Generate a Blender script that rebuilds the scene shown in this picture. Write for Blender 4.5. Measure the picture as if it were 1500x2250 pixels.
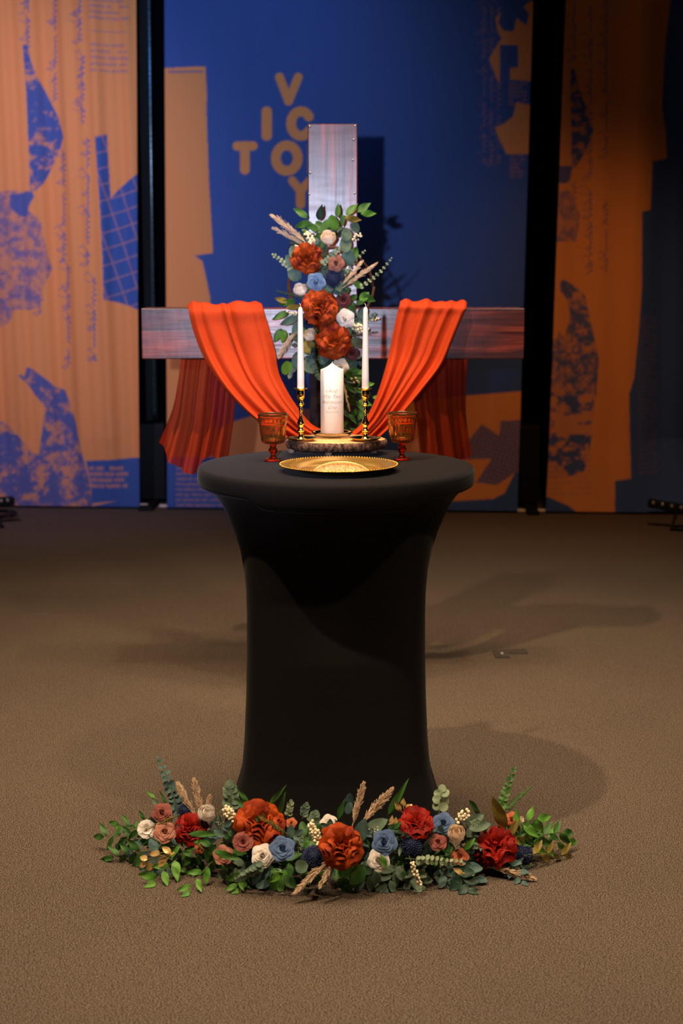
import bpy, math, random
import numpy as np
from mathutils import Vector, Matrix, Quaternion

for o in list(bpy.data.objects):
    bpy.data.objects.remove(o)
SC = bpy.context.scene
COL = SC.collection
PI = math.pi

# ------------------------------------------------------------------ camera
H, PITCH, F = 1.60, math.radians(9.45), 3125.0
cd = bpy.data.cameras.new('camera')
cam = bpy.data.objects.new('camera', cd)
COL.objects.link(cam)
cam.location = (0, 0, H)
cam.rotation_euler = (PI/2 - PITCH, 0, 0)
cd.sensor_fit = 'VERTICAL'; cd.sensor_height = 36; cd.sensor_width = 24; cd.lens = 50
cd.clip_start = 0.05; cd.clip_end = 60
cd.dof.use_dof = True; cd.dof.focus_distance = 4.15; cd.dof.aperture_fstop = 3.1
SC.camera = cam
SC.view_settings.view_transform = 'Standard'
SC.view_settings.look = 'None'
SC.view_settings.gamma = 1
SC.view_settings.use_curve_mapping = False
SC.view_settings.exposure = 0.0
try:
    SC.cycles.use_denoising = True
    SC.cycles.max_bounces = 14
    SC.cycles.transparent_max_bounces = 16
    SC.cycles.transmission_bounces = 12
    SC.cycles.sample_clamp_indirect = 4.0
except Exception:
    pass

# ------------------------------------------------------------------ light
W = bpy.data.worlds.new('world'); SC.world = W; W.use_nodes = True
W.node_tree.nodes['Background'].inputs[0].default_value = (0.75, 0.72, 0.9, 1)
W.node_tree.nodes['Background'].inputs[1].default_value = 0.026

def spot(name, loc, target, power, color, size, blend, radius):
    l = bpy.data.lights.new(name, 'SPOT')
    l.energy = power; l.color = color; l.spot_size = math.radians(size); l.spot_blend = blend
    l.shadow_soft_size = radius
    o = bpy.data.objects.new(name, l); COL.objects.link(o)
    o.location = loc
    d = Vector(target) - Vector(loc)
    o.rotation_euler = d.to_track_quat('-Z', 'Y').to_euler()
    return o
WARM = (1.0, 0.74, 0.46)
spot('ceiling_spot_left', (-2.10, 1.82, 6.5), (0.1, 4.6, 0), 1380, WARM, 48, 1.0, 0.07)
spot('ceiling_spot_right', (2.35, 0.70, 6.5), (-0.2, 4.3, 0), 700, WARM, 46, 1.0, 0.12)
spot('ceiling_spot_back_right', (1.34, 4.4, 6.5), (0.4, 6.4, 0.0), 380, WARM, 50, 1.0, 0.10)
spot('ceiling_spot_back', (-0.1, 4.4, 6.5), (-0.5, 6.2, 0.0), 360, WARM, 50, 1.0, 0.10)
spot('camera_flash', (-0.24, -0.08, 1.70), (-1.25, 9.5, 2.20), 860, (0.74, 0.84, 1.12), 34, 0.95, 0.02)
spot('banner_wash', (-2.6, 5.6, 5.4), (-2.7, 9.7, 1.6), 560, (0.97, 0.80, 1.18), 54, 1.0, 0.2)
spot('banner_wash_blue', (-0.9, 6.2, 5.6), (-1.0, 9.6, 3.4), 150, (0.12, 0.42, 1.0), 46, 1.0, 0.2)
spot('banner_wash_amber', (1.3, 6.4, 4.6), (1.6, 9.5, 0.2), 200, (1.0, 0.47, 0.17), 46, 1.0, 0.2)
_al = bpy.data.lights.new('overhead_fill', 'AREA'); _al.shape = 'RECTANGLE'; _al.size = 4.0; _al.size_y = 3.0; _al.energy = 120; _al.spread = math.radians(78); _al.color = (1.0, 0.78, 0.55)  # added soft overhead fill for base brightness, not an actual fixture
_ao = bpy.data.objects.new('overhead_fill', _al); COL.objects.link(_ao); _ao.location = (0.3, 3.6, 7.3)

# ------------------------------------------------------------------ helpers
def P(px, py, Y):
    "world point on the camera ray through photo pixel (px,py) at world depth Y"
    cx, cy = (px-750)/F, (1125-py)/F
    dy = math.cos(PITCH) + cy*math.sin(PITCH)
    dz = -math.sin(PITCH) + cy*math.cos(PITCH)
    t = Y/dy
    return Vector((cx*t, Y, H + dz*t))
def FL(px, py, z=0.0):
    cx, cy = (px-750)/F, (1125-py)/F
    dy = math.cos(PITCH) + cy*math.sin(PITCH)
    dz = -math.sin(PITCH) + cy*math.cos(PITCH)
    t = (z-H)/dz
    return Vector((cx*t, dy*t, z))
def proj(x, y, z):
    d = y*math.cos(PITCH) - (z-H)*math.sin(PITCH)
    v = y*math.sin(PITCH) + (z-H)*math.cos(PITCH)
    return 750 + F*x/d, 1125 - F*v/d

def tag(o, label=None, cat=None, group=None, kind=None):
    if label: o['label'] = label
    if cat: o['category'] = cat
    if group: o['group'] = group
    if kind: o['kind'] = kind
    return o
def thing(name, label, cat, loc=(0, 0, 0), group=None):
    o = bpy.data.objects.new(name, None); COL.objects.link(o)
    o.location = loc; o.empty_display_size = 0.05
    return tag(o, label, cat, group)

class MB:
    def __init__(s):
        s.v = []; s.f = []; s.m = []
    def add(s, verts, faces, mi=0):
        b = len(s.v)
        s.v.extend([tuple(v) for v in verts])
        s.f.extend([tuple(i+b for i in f) for f in faces])
        s.m.extend([mi]*len(faces))
    def grid(s, pts, nu, nv, mi=0, wrap=False):
        faces = []
        for j in range(nv-1):
            for i in range(nu if wrap else nu-1):
                a = j*nu+i; b = j*nu+(i+1) % nu
                faces.append((a, b, b+nu, a+nu))
        s.add(pts, faces, mi)
    def box(s, lo, hi, mi=0):
        x0, y0, z0 = lo; x1, y1, z1 = hi
        v = [(x0,y0,z0),(x1,y0,z0),(x1,y1,z0),(x0,y1,z0),(x0,y0,z1),(x1,y0,z1),(x1,y1,z1),(x0,y1,z1)]
        s.add(v, [(0,3,2,1),(4,5,6,7),(0,1,5,4),(1,2,6,5),(2,3,7,6),(3,0,4,7)], mi)
    def tube(s, pts, r, n=6, mi=0, cap=True):
        pts = [Vector(p) for p in pts]
        k = len(pts); rs = r if hasattr(r, '__len__') else [r]*k
        out = []; ref = None
        for i, p in enumerate(pts):
            t = (pts[min(i+1, k-1)] - pts[max(i-1, 0)])
            t = t.normalized() if t.length > 1e-9 else Vector((0, 0, 1))
            if ref is None:
                ref = t.orthogonal().normalized()
            ref = (ref - t*ref.dot(t))
            ref = ref.normalized() if ref.length > 1e-6 else t.orthogonal().normalized()
            bn = t.cross(ref)
            for q in range(n):
                a = 2*PI*q/n
                out.append(p + ref*math.cos(a)*rs[i] + bn*math.sin(a)*rs[i])
        s.grid(out, n, k, mi, wrap=True)
        if cap:
            b = len(s.v) - n*k
            s.f.append(tuple(b+q for q in reversed(range(n)))); s.m.append(mi)
            s.f.append(tuple(b+(k-1)*n+q for q in range(n))); s.m.append(mi)
    def lathe(s, prof, n=48, c=(0, 0, 0), mi=0, fn=None, closed=False, sx=1, sy=1):
        out = []
        for (r, z) in prof:
            for q in range(n):
                a = 2*PI*q/n
                rr = fn(r, z, a) if fn else r
                out.append((c[0]+rr*math.cos(a)*sx, c[1]+rr*math.sin(a)*sy, c[2]+z))
        b = len(s.v)
        s.grid(out, n, len(prof), mi, wrap=True)
        k = len(prof)
        if closed:
            s.f.extend([(b+(k-1)*n+q, b+(k-1)*n+(q+1) % n, b+(q+1) % n, b+q) for q in range(n)]); s.m.extend([mi]*n)
        else:
            if prof[0][0] > 1e-6: s.f.append(tuple(b+q for q in reversed(range(n)))); s.m.append(mi)
            if prof[-1][0] > 1e-6: s.f.append(tuple(b+(k-1)*n+q for q in range(n))); s.m.append(mi)
    def ball(s, c, r, nu=10, nv=7, mi=0, sc=(1, 1, 1)):
        out = []
        for j in range(nv):
            t = PI*j/(nv-1)
            for i in range(nu):
                a = 2*PI*i/nu
                out.append((c[0]+r*math.sin(t)*math.cos(a)*sc[0], c[1]+r*math.sin(t)*math.sin(a)*sc[1], c[2]-r*math.cos(t)*sc[2]))
        s.grid(out, nu, nv, mi, wrap=True)
    def build(s, name, mats, parent=None, smooth=True, bevel=0, sub=0, local=True, weld=False):
        me = bpy.data.meshes.new(name)
        v = s.v
        if parent is not None and local:
            L = parent_world(parent)
            v = [(a[0]-L[0], a[1]-L[1], a[2]-L[2]) for a in v]
        me.from_pydata(v, [], s.f)
        if not isinstance(mats, (list, tuple)): mats = [mats]
        for m in mats: me.materials.append(m)
        me.polygons.foreach_set('material_index', s.m)
        me.polygons.foreach_set('use_smooth', [smooth]*len(me.polygons))
        me.validate(); me.update()
        o = bpy.data.objects.new(name, me); COL.objects.link(o)
        if parent is not None: o.parent = parent
        if bevel:
            md = o.modifiers.new('bevel', 'BEVEL'); md.width = bevel; md.segments = 3; md.limit_method = 'ANGLE'
        if sub:
            md = o.modifiers.new('sub', 'SUBSURF'); md.levels = sub; md.render_levels = sub
        return o
def parent_world(o):
    L = Vector(o.location)
    while o.parent is not None:
        o = o.parent; L = L + Vector(o.location)
    return L

# ------------------------------------------------------------------ materials
def sock(n, *names):
    for k in names:
        if k in n.inputs: return n.inputs[k]
def mat(name, color, rough=0.6, metal=0.0, spec=0.5, noise=None, bump=None, sheen=0, sss=0, translucent=0, trans=0, ior=1.45, coat=0):
    """noise=(scale, color2, detail, contrast, stretch)   bump=(scale, strength, distance)"""
    m = bpy.data.materials.new(name); m.use_nodes = True
    nt = m.node_tree; b = nt.nodes['Principled BSDF']
    b.inputs['Base Color'].default_value = (*color, 1)
    b.inputs['Roughness'].default_value = rough
    b.inputs['Metallic'].default_value = metal
    sock(b, 'Specular IOR Level', 'Specular').default_value = spec
    b.inputs['IOR'].default_value = ior
    if sheen: sock(b, 'Sheen Weight').default_value = sheen; sock(b, 'Sheen Roughness').default_value = 0.35
    if coat: sock(b, 'Coat Weight').default_value = coat; sock(b, 'Coat Roughness').default_value = 0.25
    if sss:
        sock(b, 'Subsurface Weight').default_value = sss
        sock(b, 'Subsurface Radius').default_value = (0.012, 0.008, 0.006); sock(b, 'Subsurface Scale').default_value = 1.0
    if trans: sock(b, 'Transmission Weight').default_value = trans
    tc = nt.nodes.new('ShaderNodeTexCoord')
    if noise:
        sc, c2, det, con, st = noise
        mp = nt.nodes.new('ShaderNodeMapping'); mp.inputs['Scale'].default_value = st
        nz = nt.nodes.new('ShaderNodeTexNoise'); nz.inputs['Scale'].default_value = sc; nz.inputs['Detail'].default_value = det
        rp = nt.nodes.new('ShaderNodeValToRGB')
        rp.color_ramp.elements[0].position = 0.5-con; rp.color_ramp.elements[1].position = 0.5+con
        rp.color_ramp.elements[0].color = (*color, 1); rp.color_ramp.elements[1].color = (*c2, 1)
        nt.links.new(tc.outputs['Object'], mp.inputs['Vector']); nt.links.new(mp.outputs[0], nz.inputs['Vector'])
        nt.links.new(nz.outputs[0], rp.inputs[0]); nt.links.new(rp.outputs[0], b.inputs['Base Color'])
    if bump:
        bz = nt.nodes.new('ShaderNodeTexNoise'); bz.inputs['Scale'].default_value = bump[0]; bz.inputs['Detail'].default_value = 4
        bp = nt.nodes.new('ShaderNodeBump'); bp.inputs['Strength'].default_value = bump[1]; bp.inputs['Distance'].default_value = bump[2]
        nt.links.new(tc.outputs['Object'], bz.inputs['Vector']); nt.links.new(bz.outputs[0], bp.inputs['Height'])
        nt.links.new(bp.outputs[0], b.inputs['Normal'])
    if translucent:
        out = nt.nodes['Material Output']
        tr = nt.nodes.new('ShaderNodeBsdfTranslucent'); mx = nt.nodes.new('ShaderNodeMixShader')
        mx.inputs[0].default_value = translucent
        src = b.inputs['Base Color'].links[0].from_socket if b.inputs['Base Color'].links else None
        if src: nt.links.new(src, tr.inputs[0])
        else: tr.inputs[0].default_value = (*color, 1)
        nt.links.new(b.outputs[0], mx.inputs[1]); nt.links.new(tr.outputs[0], mx.inputs[2]); nt.links.new(mx.outputs[0], out.inputs[0])
    return m

def carpet_mat():
    m = bpy.data.materials.new('carpet'); m.use_nodes = True; nt = m.node_tree; b = nt.nodes['Principled BSDF']
    b.inputs['Roughness'].default_value = 0.95; sock(b, 'Specular IOR Level').default_value = 0.1
    tc = nt.nodes.new('ShaderNodeTexCoord')
    mp = nt.nodes.new('ShaderNodeMapping'); mp.inputs['Rotation'].default_value = (0, 0, 0.6); mp.inputs['Scale'].default_value = (1.0, 1.6, 1)
    nt.links.new(tc.outputs['Object'], mp.inputs[0])
    vo = nt.nodes.new('ShaderNodeTexVoronoi'); vo.inputs['Scale'].default_value = 270
    nz = nt.nodes.new('ShaderNodeTexNoise'); nz.inputs['Scale'].default_value = 300; nz.inputs['Detail'].default_value = 3
    big = nt.nodes.new('ShaderNodeTexNoise'); big.inputs['Scale'].default_value = 1.3; big.inputs['Detail'].default_value = 3
    nt.links.new(mp.outputs[0], vo.inputs['Vector']); nt.links.new(mp.outputs[0], nz.inputs['Vector']); nt.links.new(tc.outputs['Object'], big.inputs['Vector'])
    r = nt.nodes.new('ShaderNodeValToRGB')
    r.color_ramp.elements[0].position = 0.42; r.color_ramp.elements[0].color = (0.022, 0.014, 0.011, 1)
    r.color_ramp.elements[1].position = 0.59; r.color_ramp.elements[1].color = (0.42, 0.312, 0.232, 1)
    nt.links.new(nz.outputs[0], r.inputs[0])
    mx = nt.nodes.new('ShaderNodeMix'); mx.data_type = 'RGBA'; mx.blend_type = 'MULTIPLY'; mx.inputs[0].default_value = 0.75
    r2 = nt.nodes.new('ShaderNodeValToRGB')
    r2.color_ramp.elements[0].position = 0.0; r2.color_ramp.elements[0].color = (1, 1, 1, 1)
    r2.color_ramp.elements[1].position = 0.75; r2.color_ramp.elements[1].color = (0.25, 0.24, 0.22, 1)
    nt.links.new(vo.outputs['Distance'], r2.inputs[0])
    nt.links.new(r.outputs[0], mx.inputs['A']); nt.links.new(r2.outputs[0], mx.inputs['B'])
    mx2 = nt.nodes.new('ShaderNodeMix'); mx2.data_type = 'RGBA'; mx2.blend_type = 'MULTIPLY'; mx2.inputs[0].default_value = 0.25
    nt.links.new(mx.outputs['Result'], mx2.inputs['A']); nt.links.new(big.outputs[0], mx2.inputs['B'])
    nt.links.new(mx2.outputs['Result'], b.inputs['Base Color'])
    bp = nt.nodes.new('ShaderNodeBump'); bp.inputs['Strength'].default_value = 0.6; bp.inputs['Distance'].default_value = 0.004; bp.invert = True
    nt.links.new(vo.outputs['Distance'], bp.inputs['Height']); nt.links.new(bp.outputs[0], b.inputs['Normal'])
    return m

def wood_mat(name, axis):
    m = bpy.data.materials.new(name); m.use_nodes = True; nt = m.node_tree; b = nt.nodes['Principled BSDF']
    tc = nt.nodes.new('ShaderNodeTexCoord')
    def nz(scale, st, det=6, dist=0.0):
        mp = nt.nodes.new('ShaderNodeMapping'); mp.inputs['Scale'].default_value = st
        n = nt.nodes.new('ShaderNodeTexNoise'); n.inputs['Scale'].default_value = scale; n.inputs['Detail'].default_value = det
        n.inputs['Distortion'].default_value = dist
        nt.links.new(tc.outputs['Object'], mp.inputs[0]); nt.links.new(mp.outputs[0], n.inputs['Vector']); return n
    def st(a, bb):
        return (a, bb, bb) if axis == 'x' else (bb, bb, a)
    grain = nz(9, st(0.25, 6), 8, 0.6); patch = nz(3.0, st(0.8, 2.6), 5, 0.8); cross = nz(14, st(3.0, 0.6), 4)
    r = nt.nodes.new('ShaderNodeValToRGB'); e = r.color_ramp.elements
    e[0].position = 0.32; e[0].color = (0.016, 0.005, 0.006, 1); e[1].position = 0.7; e[1].color = (0.34, 0.062, 0.042, 1)
    x = e.new(0.5); x.color = (0.16, 0.034, 0.030, 1)
    nt.links.new(grain.outputs[0], r.inputs[0])
    r2 = nt.nodes.new('ShaderNodeValToRGB'); e = r2.color_ramp.elements
    e[0].position = 0.40; e[0].color = (0, 0, 0, 1); e[1].position = 0.62; e[1].color = (1, 1, 1, 1)
    nt.links.new(patch.outputs[0], r2.inputs[0])
    mx = nt.nodes.new('ShaderNodeMix'); mx.data_type = 'RGBA'
    nt.links.new(r2.outputs[0], mx.inputs[0]); nt.links.new(r.outputs[0], mx.inputs['A']); mx.inputs['B'].default_value = (0.060, 0.024, 0.034, 1)
    nt.links.new(mx.outputs['Result'], b.inputs['Base Color'])
    mr = nt.nodes.new('ShaderNodeMapRange'); mr.inputs[1].default_value = 0.3; mr.inputs[2].default_value = 0.7
    mr.inputs[3].default_value = 0.24; mr.inputs[4].default_value = 0.31
    nt.links.new(cross.outputs[0], mr.inputs[0]); nt.links.new(mr.outputs[0], b.inputs['Roughness'])
    sock(b, 'Specular IOR Level').default_value = 0.5
    bp = nt.nodes.new('ShaderNodeBump'); bp.inputs['Strength'].default_value = 0.2; bp.inputs['Distance'].default_value = 0.003
    nt.links.new(grain.outputs[0], bp.inputs['Height']); nt.links.new(bp.outputs[0], b.inputs['Normal'])
    return m

def sheer_mat(name, c1, c2, alpha, trans):
    m = bpy.data.materials.new(name); m.use_nodes = True; nt = m.node_tree
    b = nt.nodes['Principled BSDF']; out = nt.nodes['Material Output']
    tc = nt.nodes.new('ShaderNodeTexCoord'); nz = nt.nodes.new('ShaderNodeTexNoise'); nz.inputs['Scale'].default_value = 260
    nt.links.new(tc.outputs['Object'], nz.inputs['Vector'])
    r = nt.nodes.new('ShaderNodeValToRGB'); r.color_ramp.elements[0].color = (*c1, 1); r.color_ramp.elements[1].color = (*c2, 1)
    r.color_ramp.elements[0].position = 0.3; r.color_ramp.elements[1].position = 0.7
    nt.links.new(nz.outputs[0], r.inputs[0]); nt.links.new(r.outputs[0], b.inputs['Base Color'])
    b.inputs['Roughness'].default_value = 0.7; sock(b, 'Specular IOR Level').default_value = 0.2
    tl = nt.nodes.new('ShaderNodeBsdfTranslucent'); nt.links.new(r.outputs[0], tl.inputs[0])
    mx = nt.nodes.new('ShaderNodeMixShader'); mx.inputs[0].default_value = trans
    nt.links.new(b.outputs[0], mx.inputs[1]); nt.links.new(tl.outputs[0], mx.inputs[2])
    tp = nt.nodes.new('ShaderNodeBsdfTransparent'); tp.inputs[0].default_value = (1, 1, 1, 1)
    m2 = nt.nodes.new('ShaderNodeMixShader'); m2.inputs[0].default_value = alpha
    nt.links.new(tp.outputs[0], m2.inputs[1]); nt.links.new(mx.outputs[0], m2.inputs[2]); nt.links.new(m2.outputs[0], out.inputs[0])
    return m

def print_mat():
    "banner print: a mesh attribute says which ink (0 orange, 1 blue) covers the cloth"
    m = bpy.data.materials.new('printed_fabric'); m.use_nodes = True; nt = m.node_tree; b = nt.nodes['Principled BSDF']
    at = nt.nodes.new('ShaderNodeAttribute'); at.attribute_name = 'ink'
    mx = nt.nodes.new('ShaderNodeMix'); mx.data_type = 'RGBA'
    mx.inputs['A'].default_value = (0.90, 0.34, 0.12, 1); mx.inputs['B'].default_value = (0.060, 0.120, 0.38, 1)
    nt.links.new(at.outputs['Fac'], mx.inputs[0])
    nt.links.new(mx.outputs['Result'], b.inputs['Base Color'])
    b.inputs['Roughness'].default_value = 0.85; sock(b, 'Specular IOR Level').default_value = 0.15
    return m

def glass_mat(name, color, dens, rough=0.02, base=None, tr=1.0):
    m = bpy.data.materials.new(name); m.use_nodes = True; nt = m.node_tree
    b = nt.nodes['Principled BSDF']; out = nt.nodes['Material Output']
    b.inputs['Base Color'].default_value = (*base, 1) if base else (*color, 1)
    b.inputs['Roughness'].default_value = rough
    sock(b, 'Transmission Weight').default_value = tr; b.inputs['IOR'].default_value = 1.38 if dens else 1.22
    if dens:
        va = nt.nodes.new('ShaderNodeVolumeAbsorption'); va.inputs['Color'].default_value = (*color, 1); va.inputs['Density'].default_value = dens
        nt.links.new(va.outputs[0], out.inputs['Volume'])
    return m

M = {}
M['carpet'] = carpet_mat()
M['black_curtain'] = mat('black_curtain', (0.004, 0.004, 0.006), 0.95, spec=0.05)
M['black_box'] = mat('black_box', (0.006, 0.006, 0.008), 0.6, spec=0.25)
M['plate_black'] = mat('scuffed_black', (0.035, 0.026, 0.020), 0.8, noise=(40, (0.07, 0.052, 0.04), 3, 0.2, (1, 1, 1)))
M['ceiling'] = mat('ceiling_paint', (0.02, 0.02, 0.02), 0.9)
M['print'] = print_mat()
M['rod_end'] = mat('rod_end_cap', (0.75, 0.62, 0.5), 0.5)
M['spandex'] = mat('black_spandex', (0.0060, 0.0050, 0.0060), 0.8, spec=0.12, noise=(900, (0.0135, 0.0115, 0.013), 2, 0.2, (1, 1, 1)), sheen=0.06)
M['wood_x'] = wood_mat('stained_wood_beam', 'x'); M['wood_z'] = wood_mat('stained_wood_post', 'z')
M['wood_shaded'] = mat('shaded_wood', (0.030, 0.016, 0.018), 0.7, spec=0.2, noise=(12, (0.015, 0.008, 0.010), 6, 0.2, (4, 4, 0.4)))  # post timber with the shade below the beam put into its colour
M['nail'] = mat('nail_steel', (0.4, 0.4, 0.45), 0.35, 1.0)
M['swag'] = sheer_mat('orange_chiffon', (0.64, 0.062, 0.009), (0.54, 0.046, 0.007), 0.96, 0.22)
M['tail'] = sheer_mat('orange_chiffon_single', (0.66, 0.055, 0.010), (0.56, 0.040, 0.008), 0.9, 0.35)
M['brass'] = mat('brass', (0.83, 0.56, 0.16), 0.13, 1.0)
M['gold_plate'] = mat('gold_charger', (0.86, 0.50, 0.09), 0.27, 0.9)
M['gold_leaf'] = mat('gold_leaf', (0.98, 0.66, 0.26), 0.32, 0.55)
M['wax'] = mat('candle_wax', (0.86, 0.80, 0.76), 0.38, spec=0.4, sss=0.6)
M['wick'] = mat('wick', (0.8, 0.72, 0.6), 0.9)
M['gold_ink'] = mat('gold_ink', (0.36, 0.22, 0.08), 0.4, 0.4)
M['amber'] = glass_mat('amber_glass', (1.0, 0.58, 0.10), 105, base=(1.0, 0.72, 0.30), tr=0.985)
M['amber_deep'] = glass_mat('amber_glass_stem', (1.0, 0.30, 0.04), 130, base=(0.9, 0.35, 0.10), tr=0.98)
M['clear'] = glass_mat('clear_glass', (0.97, 0.93, 0.88), 0)
M['slice_top'] = mat('cut_wood', (0.88, 0.52, 0.21), 0.5, noise=(14, (0.66, 0.33, 0.12), 6, 0.2, (1, 1, 1)))
M['bark'] = mat('bark', (0.020, 0.009, 0.007), 0.9, noise=(110, (0.24, 0.12, 0.075), 6, 0.14, (1, 1, 0.6)), bump=(160, 0.8, 0.003))
M['peg'] = mat('peg_wood', (0.50, 0.36, 0.27), 0.7, noise=(160, (0.30, 0.19, 0.14), 3, 0.2, (1, 1, 0.2)))
M['crust'] = mat('bread_crust', (0.93, 0.68, 0.36), 0.75, noise=(60, (0.80, 0.48, 0.20), 5, 0.18, (1, 1, 1)), bump=(150, 0.4, 0.002))
M['crumb'] = mat('bread_crumb', (0.96, 0.80, 0.54), 0.85, noise=(190, (0.72, 0.42, 0.18), 5, 0.16, (1, 1, 0.5)), bump=(260, 0.8, 0.003))
def petal(name, c, c2, sc=30, tr=0.22):
    return mat(name, c, 0.62, spec=0.2, noise=(sc, c2, 3, 0.16, (1, 1, 1)), translucent=tr)
M['rust'] = petal('rust_petal', (0.46, 0.066, 0.007), (0.16, 0.010, 0.004), 22, 0.10)
M['red'] = petal('red_petal', (0.36, 0.014, 0.005), (0.15, 0.004, 0.004), 22, 0.10)
M['white'] = petal('white_petal', (0.93, 0.87, 0.82), (0.88, 0.79, 0.72))
M['cream'] = petal('cream_petal', (0.92, 0.79, 0.64), (0.88, 0.70, 0.54))
M['blue'] = petal('blue_petal', (0.13, 0.21, 0.38), (0.085, 0.14, 0.29))
M['light_blue'] = petal('light_blue_petal', (0.30, 0.42, 0.62), (0.17, 0.28, 0.50))
M['dusty'] = petal('dusty_petal', (0.50, 0.22, 0.15), (0.34, 0.12, 0.085))
M['mauve'] = petal('mauve_petal', (0.34, 0.105, 0.075), (0.20, 0.045, 0.04))
M['salmon'] = petal('salmon_petal', (0.58, 0.17, 0.075), (0.44, 0.10, 0.05))
M['plum'] = petal('plum_petal', (0.12, 0.030, 0.035), (0.06, 0.012, 0.018))
M['navy'] = mat('navy_thistle', (0.008, 0.014, 0.055), 0.7, noise=(90, (0.02, 0.03, 0.10), 2, 0.2, (1, 1, 1)))
M['navy_p'] = petal('navy_petal', (0.010, 0.022, 0.075), (0.006, 0.012, 0.04))
M['berry'] = mat('white_berry', (0.86, 0.74, 0.50), 0.35, spec=0.5)
M['pampas'] = mat('pampas', (0.82, 0.62, 0.43), 0.85, noise=(60, (0.64, 0.45, 0.29), 3, 0.2, (1, 1, 1)), translucent=0.25)
def leafm(name, c, c2, tr=0.18, rough=0.5):
    return mat(name, c, rough, spec=0.35, noise=(22, c2, 3, 0.2, (1, 1, 1)), translucent=tr)
M['green'] = leafm('green_leaf', (0.070, 0.182, 0.028), (0.031, 0.105, 0.025))
M['bright'] = leafm('bright_leaf', (0.133, 0.322, 0.035), (0.070, 0.210, 0.028))
M['sage'] = leafm('sage_leaf', (0.154, 0.217, 0.137), (0.091, 0.147, 0.101), rough=0.65)
M['euc'] = leafm('eucalyptus_leaf', (0.095, 0.168, 0.147), (0.056, 0.112, 0.109), rough=0.65)
M['pale'] = leafm('pale_leaf', (0.350, 0.420, 0.266), (0.224, 0.294, 0.168), rough=0.6)
M['olive'] = leafm('olive_leaf', (0.280, 0.210, 0.035), (0.168, 0.119, 0.028))
M['dark'] = leafm('dark_leaf', (0.025, 0.063, 0.036), (0.014, 0.036, 0.028))
M['stem'] = mat('stem_green', (0.10, 0.12, 0.05), 0.7)
M['twig'] = mat('twig', (0.10, 0.035, 0.015), 0.8)
M['lens'] = mat('lens', (0.45, 0.42, 0.36), 0.15, 0.3)
M['led_tube'] = mat('led_tube_casing', (0.62, 0.80, 0.95), 0.36, 0.85, noise=(60, (0.30, 0.42, 0.52), 2, 0.12, (0.1, 0.1, 1)))
M['cable'] = mat('cable_rubber', (0.01, 0.01, 0.01), 0.6)

# ------------------------------------------------------------------ room
WY0, WK = 9.645, -0.067            # backdrop plane: y = WY0 + WK*x
def wall_pt(px, py, off=0.0):
    cx, cy = (px-750)/F, (1125-py)/F
    dy = math.cos(PITCH) + cy*math.sin(PITCH); dz = -math.sin(PITCH) + cy*math.cos(PITCH)
    t = (WY0+off)/(dy - WK*cx)
    return Vector((cx*t, dy*t, H+dz*t))
b = MB(); b.add([(-6, -2.5, 0), (6, -2.5, 0), (6, 12, 0), (-6, 12, 0)], [(0, 1, 2, 3)])
tag(b.build('floor', M['carpet'], smooth=False), 'brown speckled loop carpet', kind='structure')
b = MB(); b.box((-6, 11.2, 0), (6, 11.4, 7.6)); tag(b.build('wall_back', M['black_curtain'], smooth=False), 'black wall behind the banners', kind='structure')
b = MB(); b.box((-6.2, -2.5, 0), (-6, 11.4, 7.6)); tag(b.build('wall_left', M['black_curtain'], smooth=False), kind='structure')
b = MB(); b.box((6, -2.5, 0), (6.2, 11.4, 7.6)); tag(b.build('wall_right', M['black_curtain'], smooth=False), kind='structure')
b = MB(); b.box((-6.2, -2.5, 7.6), (6.2, 11.4, 7.7)); tag(b.build('ceiling', M['ceiling'], smooth=False), kind='structure')

# ------------------------------------------------------------------ banner print, drawn on a flat canvas
CW, CH = 1640, 1200                # canvas: photo frame plus margins; 1 cell = about 3 mm of cloth
OX, OY = 70, 20
ink = np.zeros((CH, CW), np.float32)
yy, xx = np.mgrid[0:CH, 0:CW].astype(np.float32)
xx -= OX; yy -= OY
def vnoise(x, y, seed):
    r = np.random.RandomState(seed); T = r.rand(64, 64).astype(np.float32)
    xi = np.floor(x).astype(int); yi = np.floor(y).astype(int); fx = x-xi; fy = y-yi
    fx = fx*fx*(3-2*fx); fy = fy*fy*(3-2*fy)
    g = lambda a, c: T[c % 64, a % 64]
    return (g(xi, yi)*(1-fx)+g(xi+1, yi)*fx)*(1-fy) + (g(xi, yi+1)*(1-fx)+g(xi+1, yi+1)*fx)*fy
def fbm(s, seed, sx=1, sy=1, o=4):
    t = 0; a = 0.5
    for k in range(o):
        t = t + a*vnoise(xx/s*sx*2**k+7*k, yy/s*sy*2**k+3*k, seed+k); a /= 2
    return t/(1-0.5**o)
def poly(pts):
    inside = np.zeros((CH, CW), bool); n = len(pts)
    for i in range(n):
        x0, y0 = pts[i]; x1, y1 = pts[(i+1) % n]
        if y0 == y1: continue
        c = ((yy >= min(y0, y1)) & (yy < max(y0, y1)))
        inside ^= c & (xx < x0+(yy-y0)*(x1-x0)/(y1-y0))
    return inside
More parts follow.
